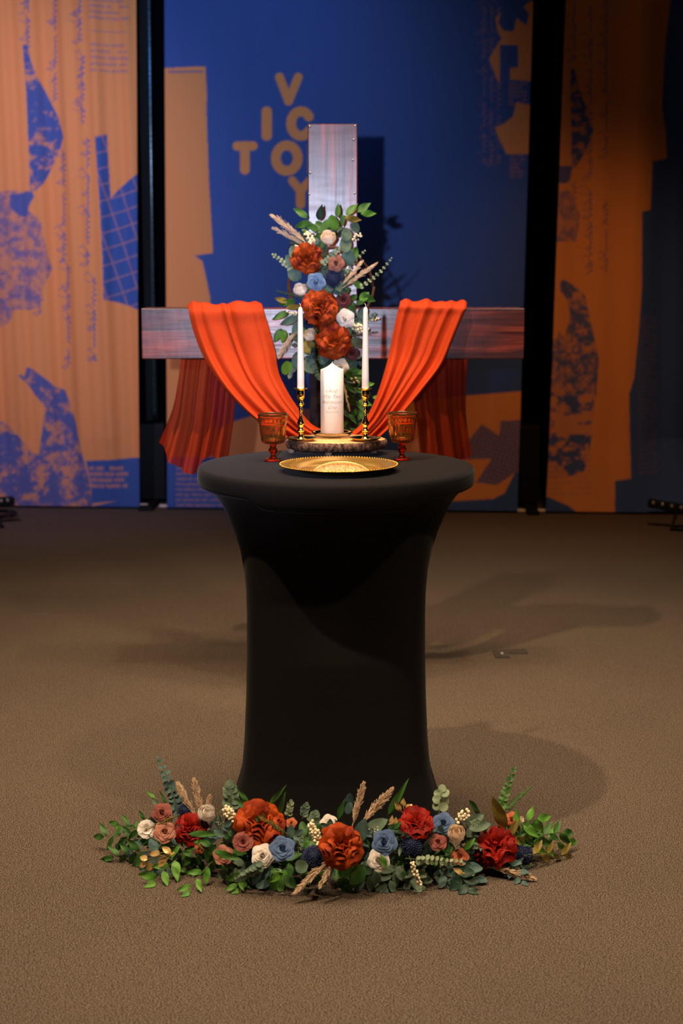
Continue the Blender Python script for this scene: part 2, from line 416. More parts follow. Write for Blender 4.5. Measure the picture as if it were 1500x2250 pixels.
def stroke(pts, w, val, canvas=None, alpha=1.0):
    tgt = ink if canvas is None else canvas
    for (a, c) in zip(pts[:-1], pts[1:]):
        x0 = int(min(a[0], c[0])-w-2+OX); x1 = int(max(a[0], c[0])+w+3+OX)
        y0 = int(min(a[1], c[1])-w-2+OY); y1 = int(max(a[1], c[1])+w+3+OY)
        x0 = max(x0, 0); y0 = max(y0, 0); x1 = min(x1, CW); y1 = min(y1, CH)
        if x1 <= x0 or y1 <= y0: continue
        X = xx[y0:y1, x0:x1]; Y = yy[y0:y1, x0:x1]
        dx, dy = c[0]-a[0], c[1]-a[1]; L = dx*dx+dy*dy+1e-6
        t = np.clip(((X-a[0])*dx+(Y-a[1])*dy)/L, 0, 1)
        d = np.hypot(X-a[0]-t*dx, Y-a[1]-t*dy)
        k = np.clip(w-d+0.5, 0, 1)*alpha
        tgt[y0:y1, x0:x1] = tgt[y0:y1, x0:x1]*(1-k)+val*k
def marble(mask, seed, level, s=26, lo=0.0, hi=1.0, sharp=9):
    n = fbm(s, seed, 1, 1.4, 5)
    fine = fbm(7, seed+20, o=3)
    vein = 1-np.abs(fbm(s*0.8, seed+40, 1.3, 1, 4)-0.5)*5
    grain = vnoise(xx/2.6, yy/2.6, seed+60)-0.5
    v = np.clip((n-level)*sharp*0.32+0.62+(fine-0.5)*1.5+np.maximum(vein, -1)*0.30+grain*0.5, 0.15, 0.97)*(hi-lo)+lo
    ink[mask] = v[mask]
def script_line(x, y0, y1, seed, val=1.0, alpha=0.72, amp=3.4, w=1.15):
    r = random.Random(seed); y = y0
    while y < y1:
        word = y + r.uniform(35, 85)
        pts = []; ph = r.uniform(0, 6); am = 1.0
        if r.random() < 0.7:      # tall looped initial
            L = r.uniform(14, 26)
            stroke([(x-L, y-8), (x-L*0.6, y-14), (x-L*0.2, y-4), (x, y+6), (x+4, y+12)], w, val, alpha=alpha*0.8)
            stroke([(x-L, y+2), (x-L*0.5, y+8), (x+2, y+2)], w, val, alpha=alpha*0.6)
        while y < min(word, y1):
            pts.append((x+amp*am*math.sin(ph)+r.uniform(-1, 1), y+1.8*math.cos(ph*1.0)))
            ph += r.uniform(0.7, 1.4); y += 1.9; am = min(1.5, max(0.35, am+r.uniform(-0.35, 0.35)))
            if r.random() < 0.05:
                stroke([(x, y), (x-14*r.random()-6, y+7), (x-9, y+11), (x, y+4)], w, val, alpha=alpha*0.8)
        if len(pts) > 1: stroke(pts, w, val, alpha=alpha)
        y += r.uniform(7, 14)
def text_block(x0, x1, y0, y1, step, seed, val, alpha=0.7, w=2.4, gap=0.25):
    r = random.Random(seed); y = y0
    while y < y1:
        x = x0
        while x < x1-6:
            L = r.uniform(8, 34)
            e = min(x+L, x1)
            q = x
            while q < e:
                stroke([(q, y-w+r.uniform(-1, 1)), (q+0.5, y+w+r.uniform(-1, 1))], 1.2, val, alpha=alpha); q += 3.6
            x = e + 4 + (20*r.random() if r.random() < gap else 0)
        y += step
# centre banner: blue ground
C = (xx > 330) & (xx < 1190); ink[C] = 1.0
for pts in ([(340,151),(451,146),(455,220),(453,226),(459,400),(468,556),(428,562),(445,574),(455,620),(461,650),(462,900),(480,960),(480,1003),(340,1006)],
            [(480,1003),(480,940),(515,925),(560,912),(640,900),(760,900),(760,1000),(600,1004)],
            [(1165,3),(1150,15),(1162,30),(1156,56),(1134,40),(1128,70),(1106,68),(1094,50),(1100,28),(1088,40),(1092,65),(1101,85),(1085,110),(1074,130),(1092,176),(1098,182),(1098,100),(1138,100),(1138,148),(1120,150),(1120,175),(1180,180),(1180,3)],
            [(1130,238),(1134,224),(1158,230),(1180,228),(1180,338),(1112,339),(1096,305),(1087,281),(1108,271),(1126,256)],
            [(880,885),(1020,870),(1180,856),(1180,922),(1101,925),(1096,957),(1058,932),(1030,968),(1000,1010),(1080,1008),(1045,1060),(1000,1060),(880,1040)],
            [(960,1060),(1045,1060),(1091,1066),(1131,1038),(1108,1084),(1084,1096),(960,1103)]):
    ink[poly(pts)] = 0.0
stuff = poly([(1100,925),(1180,920),(1180,1035),(1131,1038),(1091,1066),(1045,1060),(1080,1008),(1020,1008),(1020,980),(1058,932),(1096,957)])
g = ((np.abs((xx*0.95+yy*0.3) % 9-4.5) < 1.2) | (np.abs((yy*0.95-xx*0.3) % 9-4.5) < 1.2)) & stuff
ink[stuff] = 0.92; ink[g] = 0.66
ink[poly([(1140,600),(1180,600),(1180,860),(1140,860)])] = 1.0
marble(poly([(600,905),(700,900),(760,930),(760,1000),(640,1000)]), 91, 0.5, 20, 0.15, 0.55)
k = 372
while k < 446:
    stroke([(k, 158), (k+3, 158)], 2.6, 1.0, alpha=0.75); k += 8.6
text_block(388, 620, 1018, 1112, 11.5, 5, 0.0, 0.55, 1.4)
for i in range(3): script_line(1064+16*i, 15, 360, 40+i, 0.0, 0.16, 3)
text_block(1120, 1150, 342, 392, 9, 8, 0.0, 0.3)
text_block(1118, 1158, 184, 232, 9, 9, 0.0, 0.35)
# the word on the centre banner
def arc(cx, cy, rx, ry, a0, a1, n=36):
    return [(cx+rx*math.cos(math.radians(a0+(a1-a0)*i/n)), cy+ry*math.sin(math.radians(a0+(a1-a0)*i/n))) for i in range(n+1)]
stroke([(614, 170), (634, 223)], 9.5, 0); stroke([(655, 170), (634, 223)], 9.5, 0)                # V
stroke([(586, 246), (586, 298)], 11.5, 0)                                                      # I
stroke(arc(661, 272, 21.5, 27, -35, -322), 10.5, 0)                                                 # C
stroke([(521, 321), (556, 321)], 10, 0); stroke([(538, 321), (538, 373)], 10.5, 0)               # T
stroke(arc(630, 348, 24, 28, 0, 360), 10.5, 0)                                                   # O
stroke([(686, 322), (686, 376)], 10, 0); stroke(arc(697, 336, 14, 14, -90, 90), 9, 0); stroke([(698, 350), (714, 376)], 9.5, 0)   # R
stroke([(642, 397), (660, 420)], 9, 0); stroke([(680, 397), (660, 420)], 9, 0); stroke([(660, 420), (660, 449)], 10, 0)           # Y
# left banner: orange ground
script_line(62, -15, 110, 1); script_line(120, -15, 225, 2); script_line(178, -15, 92, 3); script_line(184, 125, 282, 4)
script_line(196, 305, 582, 5); script_line(140, 335, 575, 6); script_line(88, 490, 690, 7); script_line(150, 585, 800, 8); script_line(210, 612, 795, 9)
text_block(200, 284, 3, 50, 13, 11, 1.0, 0.55); stroke([(204, 71), (276, 71)], 1.3, 1.0, alpha=0.5); text_block(203, 282, 101, 165, 14, 12, 1.0, 0.55)
marble(poly([(49,97),(60,100),(68,135),(84,175),(105,215),(126,255),(139,300),(128,335),(108,375),(95,402),(80,418),(68,420),(65,417),(62,320),(57,200)]), 3, 0.40, 22)
marble(poly([(-70,419),(66,418),(76,430),(62,462),(80,480),(95,520),(112,592),(98,625),(86,676),(62,682),(34,680),(20,705),(8,718),(-70,725)]), 8, 0.62, 30, 0.1, 0.8, 6)
ink[poly([(22,428),(70,420),(74,432),(62,452),(58,478),(40,474),(22,455)])] = 0.95
marble(poly([(40,825),(48,822),(52,830),(58,807),(72,812),(90,826),(108,838),(118,850),(142,858),(151,882),(166,925),(180,990),(196,1050),(206,1100),(206,1135),(-70,1135),(-70,915),(8,930),(40,958),(72,996),(84,1000),(93,940),(99,896),(76,868),(60,845)]), 15, 0.50, 30, 0.05, 0.95, 8)
g1 = poly([(212,302),(236,295),(244,437),(262,415),(310,375),(310,682),(262,665),(231,658),(228,560),(222,440)])
ink[g1] = 1.0
u1 = (xx*0.32+yy*0.95)+0; u2 = (xx*0.95-yy*0.32)
ink[g1 & ((np.abs(u1 % 34-17) < 1.3) | (np.abs(u2 % 34-17) < 1.3))] = 0.55
m0 = poly([(190,1012),(330,1004),(330,1135),(206,1135),(200,1060)]); ink[m0] = 1.0
text_block(198, 280, 1028, 1080, 13, 14, 0.0, 0.75, 3.0); ink[poly([(204,1106),(258,1100),(204,1112)])] = 0
# right banner: orange with a blue outer side
R_ = xx > 1185
edge = poly([(1100,-30),(1482,-30),(1481,0),(1472,70),(1466,150),(1462,230),(1472,290),(1474,345),(1438,352),(1433,460),(1413,465),(1412,640),(1405,730),(1395,830),(1383,868),(1385,950),(1387,1052),(1352,1058),(1350,1140),(1100,1140)])
ink[R_ & ~edge] = 1.0
for i, (x, a, c) in enumerate(((1262,-10,130),(1298,10,400),(1333,-10,340),(1262,400,520),(1298,420,600),(1333,440,600))): script_line(x, a, c, 60+i, 1.0, 0.5, 3)
marble(poly([(1252,150),(1262,152),(1272,195),(1290,240),(1304,285),(1290,325),(1275,352),(1262,372),(1255,362)]), 31, 0.45, 20)
ink[poly([(1190,368),(1258,364),(1250,398),(1240,404),(1190,398)])] = 0.9
marble(poly([(1190,420),(1252,420),(1275,470),(1268,530),(1190,532)]), 33, 0.6, 24, 0.1, 0.7, 6)
marble(poly([(1228,622),(1236,614),(1262,628),(1284,645),(1292,680),(1304,735),(1316,790),(1310,870),(1190,880),(1190,745),(1220,745),(1226,728),(1240,742),(1252,690),(1246,660),(1230,640)]), 35, 0.5, 26, 0.1, 0.95, 8)
marble(poly([(1190,870),(1306,866),(1304,920),(1296,990),(1284,1035),(1262,1045),(1235,1048),(1190,1052)]), 37, 0.55, 30, 0.0, 1.0, 22)
text_block(1202, 1300, 1000, 1090, 12, 66, 1.0, 0.22)
ink[poly([(1150,1088),(1206,1092),(1218,1098),(1250,1112),(1270,1128),(1280,1140),(1150,1140)])] = 1.0
text_block(1405, 1450, 700, 1050, 10, 77, 0.0, 0.10)
for _ in range(2):   # the ink bleeds a little into the weave
    ink[1:-1, 1:-1] = (ink[1:-1, 1:-1]*4+ink[:-2, 1:-1]+ink[2:, 1:-1]+ink[1:-1, :-2]+ink[1:-1, 2:])/8

def banner(name, label, xl, xr, ybot, ztop, fold_fn, n_u):
    """xl, xr: (bottom px, top px) of the cloth's side edges"""
    Lb, Rb = wall_pt(xl[0], ybot[0]), wall_pt(xr[0], ybot[1])
    Lt, Rt = wall_pt(xl[1], 0), wall_pt(xr[1], 0)
    root = thing(name, label, 'banner', ((Lb.x+Rb.x)/2, (Lb.y+Rb.y)/2, 0))
    nv = int(n_u*(ztop/abs(Rb.x-Lb.x)))
    V = np.zeros((nv, n_u, 3)); 
    for j in range(nv):
        z = 0.012 + (ztop-0.012)*j/(nv-1)
        a = Lb.x+(Lt.x-Lb.x)*(z/Lt.z); c = Rb.x+(Rt.x-Rb.x)*(z/Rt.z)
        X = np.linspace(a, c, n_u); V[j, :, 0] = X; V[j, :, 1] = WY0+WK*X; V[j, :, 2] = z
    PX, PY = proj(V[:, :, 0], V[:, :, 1], V[:, :, 2])
    ci = np.clip(PX+OX, 0, CW-2); ri = np.clip(PY+OY, 0, CH-2)
    c0 = ci.astype(int); r0 = ri.astype(int); fc = ci-c0; fr = ri-r0
    val = (ink[r0, c0]*(1-fc)+ink[r0, c0+1]*fc)*(1-fr)+(ink[r0+1, c0]*(1-fc)+ink[r0+1, c0+1]*fc)*fr
    V[:, :, 1] += fold_fn(V[:, :, 0], V[:, :, 2])*np.minimum(1, V[:, :, 2]/0.5)
    V = V.reshape(-1, 3); 
    L = root.location; V = V-np.array([L[0], L[1], L[2]])
    idx = np.arange(nv*n_u).reshape(nv, n_u)
    Fc = np.stack([idx[:-1, :-1], idx[:-1, 1:], idx[1:, 1:], idx[1:, :-1]], -1).reshape(-1, 4)
    me = bpy.data.meshes.new('fabric')
    me.vertices.add(len(V)); me.vertices.foreach_set('co', V.ravel())
    me.loops.add(Fc.size); me.loops.foreach_set('vertex_index', Fc.ravel())
    me.polygons.add(len(Fc)); me.polygons.foreach_set('loop_start', np.arange(0, Fc.size, 4)); me.polygons.foreach_set('loop_total', np.full(len(Fc), 4))
    me.polygons.foreach_set('use_smooth', np.ones(len(Fc), bool))
    me.update(calc_edges=True)
    at = me.attributes.new('ink', 'FLOAT', 'POINT'); at.data.foreach_set('value', val.ravel().astype(np.float32))
    me.materials.append(M['print'])
    o = bpy.data.objects.new('fabric', me); COL.objects.link(o); o.parent = root
    sd = o.modifiers.new('thickness', 'SOLIDIFY'); sd.thickness = 0.0015; sd.offset = 1
    d = (Rb-Lb).normalized()
    e = 0.055
    r = MB(); r.tube([Lb+Vector((0, 0.012, 0.014)), Rb+Vector((0, 0.012, 0.014))], 0.011, 10)
    rod = r.build('hem_rod', M['black_box'], root)
    for p, s in ((Lb, -1), (Rb, 1)):
        q = MB(); q.tube([p+Vector((0, 0.012, 0.016))+d*s*0.001, p+Vector((0, 0.012, 0.016))+d*s*e], 0.0125, 10)
        tag(q.build('rod_end', M['rod_end'], rod), 'pale rod end sticking out of the hem')
    return root
def f_left(x, z): return 0.022*np.sin(x*13+1.2)+0.014*np.sin(x*29+z*0.5)+0.006*np.sin(x*61+z)+0.03*np.sin(x*5)
def f_mid(x, z): return 0.006*np.sin(x*9+z*0.6)+0.004*np.sin(x*31+1+z*0.8)+0.010*np.sin(x*3)
def f_right(x, z): return 0.03*np.sin(x*6.5+2.4)+0.014*np.sin(x*21+z*0.3)+0.62*np.clip(x-1.92, 0, 0.5)
banner('stage_banner', 'orange fabric banner with blue handwriting and a blue grid patch', (-70, -85), (307, 299), (1114, 1116), 4.2, f_left, 170)
banner('stage_banner', 'royal blue fabric banner behind the cross reading victory in orange letters', (367, 361), (1136, 1171), (1118, 1128), 4.2, f_mid, 330)
banner('stage_banner', 'dim orange and dark blue fabric banner at the right of the backdrop', (1198, 1241), (1560, 1640), (1128, 1131), 4.2, f_right, 170)

# dark towers in the gaps between the banners
def tower(px0, px1, pyt, label, tube):
    a = wall_pt(px0, 1118, 0.25); c = wall_pt(px1, 1118, 0.25); t = wall_pt((px0+px1)/2, pyt, 0.25)
    cx, cy = (a.x+c.x)/2, (a.y+c.y)/2; w = abs(c.x-a.x)
    root = thing('drape_base_box', label, 'case', (cx, cy, 0))
    q = MB(); q.box((cx-w/2, cy-0.02, 0.03), (cx+w/2, cy+0.2, t.z)); q.build('case_body', M['black_box'], root, smooth=False, bevel=0.01)
    q = MB(); q.box((cx-w/3, cy-0.34, 0.0), (cx+w/5, cy+0.2, 0.03)); q.build('foot', M['black_box'], root, smooth=False, bevel=0.005)
tower(309, 366, 930, 'tall black case standing in the dark gap left of the blue banner', True)
tower(1138, 1184, 936, 'tall black case standing in the dark gap right of the blue banner', False)
p0 = wall_pt(339, 910, 0.7); p1 = wall_pt(327, 0, 0.7)
led = thing('led_tube_light', 'slim upright tube light, unlit, in the dark gap left of the blue banner', 'light', (p0.x, p0.y, 0.0))
top = p0 + (p1-p0)*1.35
q = MB(); q.tube([p0, top], 0.011, 12); q.build('tube', M['led_tube'], led)
q = MB(); q.box((p0.x-0.06, p0.y+0.02, 0.0), (p0.x+0.02, p0.y+0.06, top.z)); q.build('channel', M['black_box'], led, smooth=False)
q = MB(); q.tube([p0-Vector((0,0,0.05)), p0], 0.014, 12); q.build('end_cap', M['black_box'], led)

# stage light bars lying on the floor at both sides
def light_bar(pa, pb, Y, rpx, label, lens_at, bracket):
    a, c = P(*pa, Y), P(*pb, Y-0.15)
    root = thing('stage_light_bar', label, 'stage light', (a.x, a.y, 0))
    r = rpx*Y/F
    d = (c-a).normalized(); up = Vector((0, 0, 1)); n = d.cross(up).normalized()
    q = MB()
    v = []
    for e in (a, c):
        for sy, sz in ((-1, -1), (1, -1), (1, 1), (-1, 1)): v.append(e+n*sy*r*1.2+up*sz*r)
    q.add(v, [(0,1,2,3),(7,6,5,4),(0,4,5,1),(1,5,6,2),(2,6,7,3),(3,7,4,0)])
    q.build('housing', M['black_box'], root, smooth=False, bevel=0.006)
    for t in lens_at:
        p = a+(c-a)*t+up*r*0.35-Vector((0, r*1.15, 0))
        q = MB(); q.ball(p, r*0.5, 12, 8, sc=(1, 0.5, 1)); q.build('lens', M['lens'], root)
    for t in bracket:
        p = a+(c-a)*t; q = MB()
        q.tube([p+n*0.0, Vector((p.x-0.06, p.y-0.1, 0.012)), Vector((p.x+0.12, p.y-0.16, 0.012)), p], 0.012, 8)
        q.build('bracket', M['black_box'], root)
    return root
light_bar((1424, 1105), (1560, 1128), 9.05, 9, 'black bar of stage lamps on a bracket on the floor by the right banner', (0.07, 0.22, 0.37, 0.52, 0.68, 0.85), (0.48,))
light_bar((30, 1100), (-90, 1108), 9.2, 9, 'black bar of stage lamps poking in low before the left banner', (0.10, 0.22, 0.5, 0.8), (0.45,))
q = MB(); pts = []
for i in range(60):
    a = i*0.33; c = FL(2+6*math.sin(i*0.2), 1138)
    pts.append((c.x-0.02+0.085*math.cos(a)+0.02*math.sin(i*0.7), c.y+0.2*math.sin(a)*(1-0.003*i), 0.008+0.0005*i))
q.tube(pts, 0.006, 6); tag(q.build('coiled_cable', M['cable']), 'black cable coiled on the carpet before the left banner', 'cable')
# floor plate with strap
a = FL(1088, 1446); c = FL(1116, 1431)
root = thing('floor_plate', 'small black plate with a short strap lying on the carpet right of the table', 'floor plate', ((a.x+c.x)/2, (a.y+c.y)/2, 0))
q = MB(); q.box((a.x, a.y, 0.0), (c.x-0.004, c.y, 0.006)); q.build('plate', M['plate_black'], root, smooth=False, bevel=0.002)
q = MB(); q.ball(((a.x+c.x)/2, a.y+0.05, 0.008), 0.008, 10, 6, sc=(1, 2, 0.5)); tag(q.build('grommet', M['lens'], root), 'pale metal spot')
s = FL(1116, 1433); e = FL(1156, 1431)
q = MB(); q.box((s.x-0.006, s.y-0.03, 0), (e.x, s.y+0.035, 0.004)); q.build('strap', M['plate_black'], root, smooth=False)

# ------------------------------------------------------------------ wooden cross
CY = 5.5
bl, br = P(310, 678, CY), P(1152, 676, CY); bb = P(730, 788.5, CY)
pl, pr = P(675.5, 272, CY), P(785.5, 272, CY)
zt = (bl.z+br.z)/2; zb = bb.z
cross = thing('wooden_cross', 'large cross of thick red-brown stained timbers standing behind the table', 'cross', ((pl.x+pr.x)/2, CY+0.1, 0))
def timber(name, lo, hi, m, seed, axis):
    rnd = random.Random(seed); q = MB(); n = 30
    ax = 0 if axis == 'x' else 2
    others = [i for i in range(3) if i != ax]
    ring = []
    for k in range(n+1):
        t = k/n
        j = [rnd.uniform(-1, 1)*0.00005 for _ in range(4)]
        for i, (u, v) in enumerate(((0, 0), (1, 0), (1, 1), (0, 1))):
            p = [0, 0, 0]; p[ax] = lo[ax]+(hi[ax]-lo[ax])*t
            p[others[0]] = (hi if u else lo)[others[0]]+j[i]; p[others[1]] = (hi if v else lo)[others[1]]+j[(i+1) % 4]
            ring.append(p)
    q.grid(ring, 4, n+1, 0, wrap=True)
    q.f.append((3, 2, 1, 0)); q.m.append(0); q.f.append(tuple(n*4+i for i in range(4))); q.m.append(0)
    o = q.build(name, m, cross, smooth=False)
    if axis == 'z' or axis == 'x': o.data.flip_normals() if axis == 'z' else None
    md = o.modifiers.new('bevel', 'BEVEL'); md.width = 0.004; md.segments = 2; md.limit_method = 'ANGLE'; md.angle_limit = math.radians(40)
    return o
timber('upright_post', (pl.x, CY-0.0, zb-0.03), (pr.x, CY+0.18, pl.z), M['wood_z'], 3, 'z')
timber('crossbeam', (bl.x, CY-0.012, zb), (br.x, CY+0.178, zt), M['wood_x'], 4, 'x')
tag(timber('shaded_post', (pl.x+0.004, CY+0.004, 0.05), (pr.x-0.004, CY+0.176, zb-0.03), M['wood_shaded'], 5, 'z'), 'lower length of the post, darkened as shade below the beam')
q = MB(); q.box((pl.x-0.07, CY-0.16, 0.0), (pr.x+0.07, CY+0.40, 0.05)); q.build('base_board', M['wood_x'], cross, smooth=False, bevel=0.004)
for (nx, ny) in ((680, 278), (780, 277), (777, 307), (775, 352), (679, 427), (779, 425), (681, 380)):
    p = P(nx, ny, CY-0.001); q = MB(); q.lathe([(0.0001, -0.002), (0.0042, -0.002), (0.0045, 0.0), (0.003, 0.0015), (0.0001, 0.002)], 10)
    q.v = [(p.x+v[0], p.y-v[2], p.z+v[1]) for v in q.v]
    q.build('nail', M['nail'], cross)

# ------------------------------------------------------------------ draped cloth
cloth = thing('draped_cloth', 'long sheer burnt orange cloth draped over the crossbeam in a low swag', 'cloth', ((bl.x+br.x)/2, CY, zt))
def interp(curve, t):
    n = len(curve)-1; f = t*n; i = min(int(f), n-1); u = f-i
    p0 = curve[max(i-1, 0)]; p1 = curve[i]; p2 = curve[i+1]; p3 = curve[min(i+2, n)]
    return tuple(0.5*((2*p1[k])+(-p0[k]+p2[k])*u+(2*p0[k]-5*p1[k]+4*p2[k]-p3[k])*u*u+(-p0[k]+3*p1[k]-3*p2[k]+p3[k])*u**3) for k in range(len(p1)))
def swag():
    # (px, py, Y) of the outer (low) and inner (high) hem, from over the beam left, down, and up over the beam right
    outer = [(416,676,5.69),(412,673,5.56),(414,679,5.462),(424,722,5.455),(448,784,5.44),(487,845,5.40),(535,897,5.36),(583,935,5.33),(632,965,5.30),(690,985,5.29),(745,990,5.29),(800,980,5.29),(842,950,5.31),(884,905,5.34),(930,850,5.39),(968,800,5.43),(992,745,5.45),(1012,698,5.46),(1024,674,5.467),(1022,670,5.56),(1018,672,5.69)]
    inner = [(572,672,5.69),(574,671,5.56),(577,677,5.452),(588,712,5.445),(604,770,5.43),(612,818,5.40),(630,858,5.36),(652,893,5.33),(680,928,5.30),(712,946,5.29),(745,950,5.29),(775,948,5.29),(806,915,5.31),(828,868,5.34),(845,815,5.39),(856,770,5.43),(866,720,5.445),(872,690,5.45),(878,669,5.457),(882,665,5.56),(886,668,5.69)]
    nu, nv = 90, 150; pts = []
    for j in range(nv):
        t = j/(nv-1); o = interp(outer, t); n = interp(inner, t)
        A = P(*o); B = P(*n)
        for i in range(nu):
            s = i/(nu-1)
            mid = math.sin(PI*min(max((t-0.08)/0.84, 0), 1))
            k = s + 0.022*math.sin(s*17+t*6)*math.sin(PI*s)
            p = A.lerp(B, k)
            ss = s+0.05*math.sin(t*6+s*9)+0.03*math.sin(t*13+2)*s
            fold = 0.0
            for (c0, wd, hh, dr) in ((0.06, 0.06, 1.0, 0.02), (0.27, 0.10, 0.8, 0.06), (0.46, 0.05, 0.45, -0.07), (0.66, 0.12, 1.0, 0.05), (0.90, 0.08, 0.8, -0.03)):
                fold += hh*math.exp(-((s-c0-dr*math.sin(t*5+c0*20))/wd)**2)
            fold2 = 0.5+0.5*math.sin(ss*2*PI*5+t*4)
            amp = 0.014+0.034*mid
            p.y += -amp*fold-0.003*fold2
            if t < 0.1 or t > 0.9:
                p.z += 0.016*fold + 0.002
            pts.append(p)
    q = MB(); q.grid(pts, nu, nv)
    o = q.build('swag', M['swag'], cloth)
    md = o.modifiers.new('t', 'SOLIDIFY'); md.thickness = 0.0015
    return o
swag()
def tail(left, right, waves, seed, label, flare):
    nu, nv = 80, 60; pts = []; rnd = random.Random(seed)
    for j in range(nv):
        t = j/(nv-1); a = interp(left, t); c = interp(right, t); A = P(*a); B = P(*c)
        for i in range(nu):
            s = i/(nu-1); p = A.lerp(B, s)
            amp = 0.010+0.026*t
            ph = s*2*PI*waves+0.6*math.sin(t*3+seed)
            p.y += amp*math.sin(ph)+0.3*amp*math.sin(ph*2.3+1)
            p.z += flare(s)*t**2
            p.x += 0.006*math.sin(ph+1.2)*t
            pts.append(p)
    q = MB(); q.grid(pts, nu, nv); o = q.build('tail', M['tail'], cloth); tag(o, label); return o
YB = 5.72
tail([(418,672,5.70),(412,700,YB),(398,770,YB),(388,840,YB),(376,900,5.73),(348,972,5.74)],
     [(574,672,5.70),(560,700,YB),(535,770,YB),(520,850,YB),(512,920,5.73),(498,1012,5.74)], 4.3, 1, 'sheer single-layer tail hanging behind the left arm of the beam',
     lambda s: -0.085*math.sin(PI*min(1, s*1.5))-0.04*math.exp(-((s-0.55)/0.12)**2))
tail([(886,668,5.70),(890,700,YB),(896,770,YB),(903,850,YB),(912,920,5.73),(920,1000,5.74)],
     [(1018,670,5.70),(1022,700,YB),(1028,770,YB),(1024,850,YB),(1024,920,5.73),(1036,1000,5.74)], 3.3, 2, 'sheer single-layer tail hanging behind the right arm of the beam',
     lambda s: -0.03*math.sin(PI*s))

# ------------------------------------------------------------------ cocktail table with its stretch cover
TX, TY, TZ, TR = -0.0155, 4.0, 1.07, 0.3915
table = thing('cocktail_table', 'tall round cocktail table in a fitted black stretch cover', 'table', (TX, TY, 0))
def build_table():
    prof = [(0.0, 0.325), (0.03, 0.318), (0.09, 0.300), (0.15, 0.283), (0.22, 0.269), (0.30, 0.262), (0.42, 0.256), (0.55, 0.2525), (0.66, 0.2515), (0.73, 0.2535), (0.79, 0.260), (0.845, 0.272), (0.895, 0.290), (0.935, 0.309), (0.965, 0.324), (0.99, 0.341), (1.006, 0.357), (1.018, 0.370), (1.022, 0.374)]
    n = 128; pts = []
    zs = np.linspace(0, 1.022, 70)
    rs = np.interp(zs, [p[0] for p in prof], [p[1] for p in prof])
    for z, r in zip(zs, rs):
        k = 1-min(max((z-0.62)/0.40, 0), 1)                 # 0 at the round top, 1 low down
        k = k*k*(3-2*k)
        e = 2+2.6*k
        for i in range(n):
            a = 2*PI*i/n+PI/n; c, s = math.cos(a), math.sin(a)
            g = (abs(c)**e+abs(s)**e)**(-1/e)
            # the cloth stretched between the feet sags inward, most in the middle of each face
            face = max(0, math.cos(2*a))**2 if abs(s) > abs(c) else 0
            inn = 0.035*math.cos(2*a)**2*math.sin(PI*min(1, max(0, (z-0.55)/0.5)))*(1 if abs(s) > abs(c) else 0)
            rr = r*g-inn
            zz = z
            if z < 0.02: zz = 0.002+0.03*math.cos(2*a)**2    # hem lifts between the foot pockets
            pts.append((TX+rr*c, TY+rr*s*0.98, zz))
    q = MB(); q.grid(pts, n, len(zs), wrap=True)
    q.build('skirt', M['spandex'], table)
    prof = [(0.366, 1.016), (0.380, 1.016), (0.3885, 1.021), (0.3915, 1.030), (0.392, 1.046), (0.3915, 1.058), (0.389, 1.0655), (0.384, 1.0692), (0.374, 1.070), (0.2, 1.070), (0.0001, 1.070)]
    def fn(r, z, a):
        return r
    q = MB(); out = []
    for (r, z) in prof:
        for i in range(n):
            a = 2*PI*i/n
            t = 1/(1+math.exp(-((-math.sin(a))-0.83)*70))     # deeper band at the front between the two tension creases
            zz = z-(0.026*t*min(1, (1.05-z)/0.025) if z < 1.05 else 0)
            rr = r-(0.006*t if z < 1.025 else 0)
            out.append((TX+rr*math.cos(a), TY+rr*math.sin(a), zz))
    q.grid(out, n, len(prof), wrap=True)
    q.build('cover_top', M['spandex'], table)
build_table()
# faint welt seam low on the front
# ------------------------------------------------------------------ wood slice riser
SX, SY_, SZB, SZT = P(737, 990, 4.26).x, 4.262, 1.087, 1.1145
riser = thing('wood_slice_riser', 'round wood slice with bark edge on short pegs on the table', 'riser', (SX, SY_, TZ))
rn = random.Random(5)
wob = [rn.uniform(-1, 1) for _ in range(7)]
def wr(a): return 1+0.012*math.sin(3*a+wob[0])+0.01*math.sin(5*a+wob[1]*3)+0.006*math.sin(11*a+wob[2]*3)+0.004*math.sin(23*a)
def ring_mesh(prof, jitter, seed):
    r_ = random.Random(seed); out = []; n = 120
    for (r, z) in prof:
        for i in range(n):
            a = 2*PI*i/n; j = r_.uniform(-1, 1)*jitter
            out.append((SX+(r*wr(a)+j)*math.cos(a), SY_+(r*wr(a)*0.83+j)*math.sin(a), z+r_.uniform(-1, 1)*jitter*0.7))
    return out, n, len(prof)
q = MB(); o_, n_, k_ = ring_mesh([(0.140, SZB), (0.148, SZB+0.002), (0.152, SZB+0.009), (0.153, SZB+0.016), (0.151, SZB+0.024), (0.147, SZT-0.0005)], 0.0011, 2)
q.grid(o_, n_, k_, wrap=True); q.build('bark', M['bark'], riser)
q = MB(); o_, n_, k_ = ring_mesh([(0.0001, SZB+0.001), (0.142, SZB+0.001), (0.1475, SZT-0.002), (0.1465, SZT), (0.07, SZT), (0.0001, SZT)], 0.0, 2)
q.grid(o_, n_, k_, wrap=True); q.build('slice', M['slice_top'], riser)
for (px, Yp) in ((722, 4.185), (640, 4.27), (822, 4.27), (737, 4.355)):
    p = P(px, 995, Yp)
    q = MB(); q.lathe([(0.0105, TZ+0.0003), (0.011, TZ+0.008), (0.0108, SZB+0.002)], 16, (p.x, p.y, 0)); q.build('peg', M['peg'], riser)

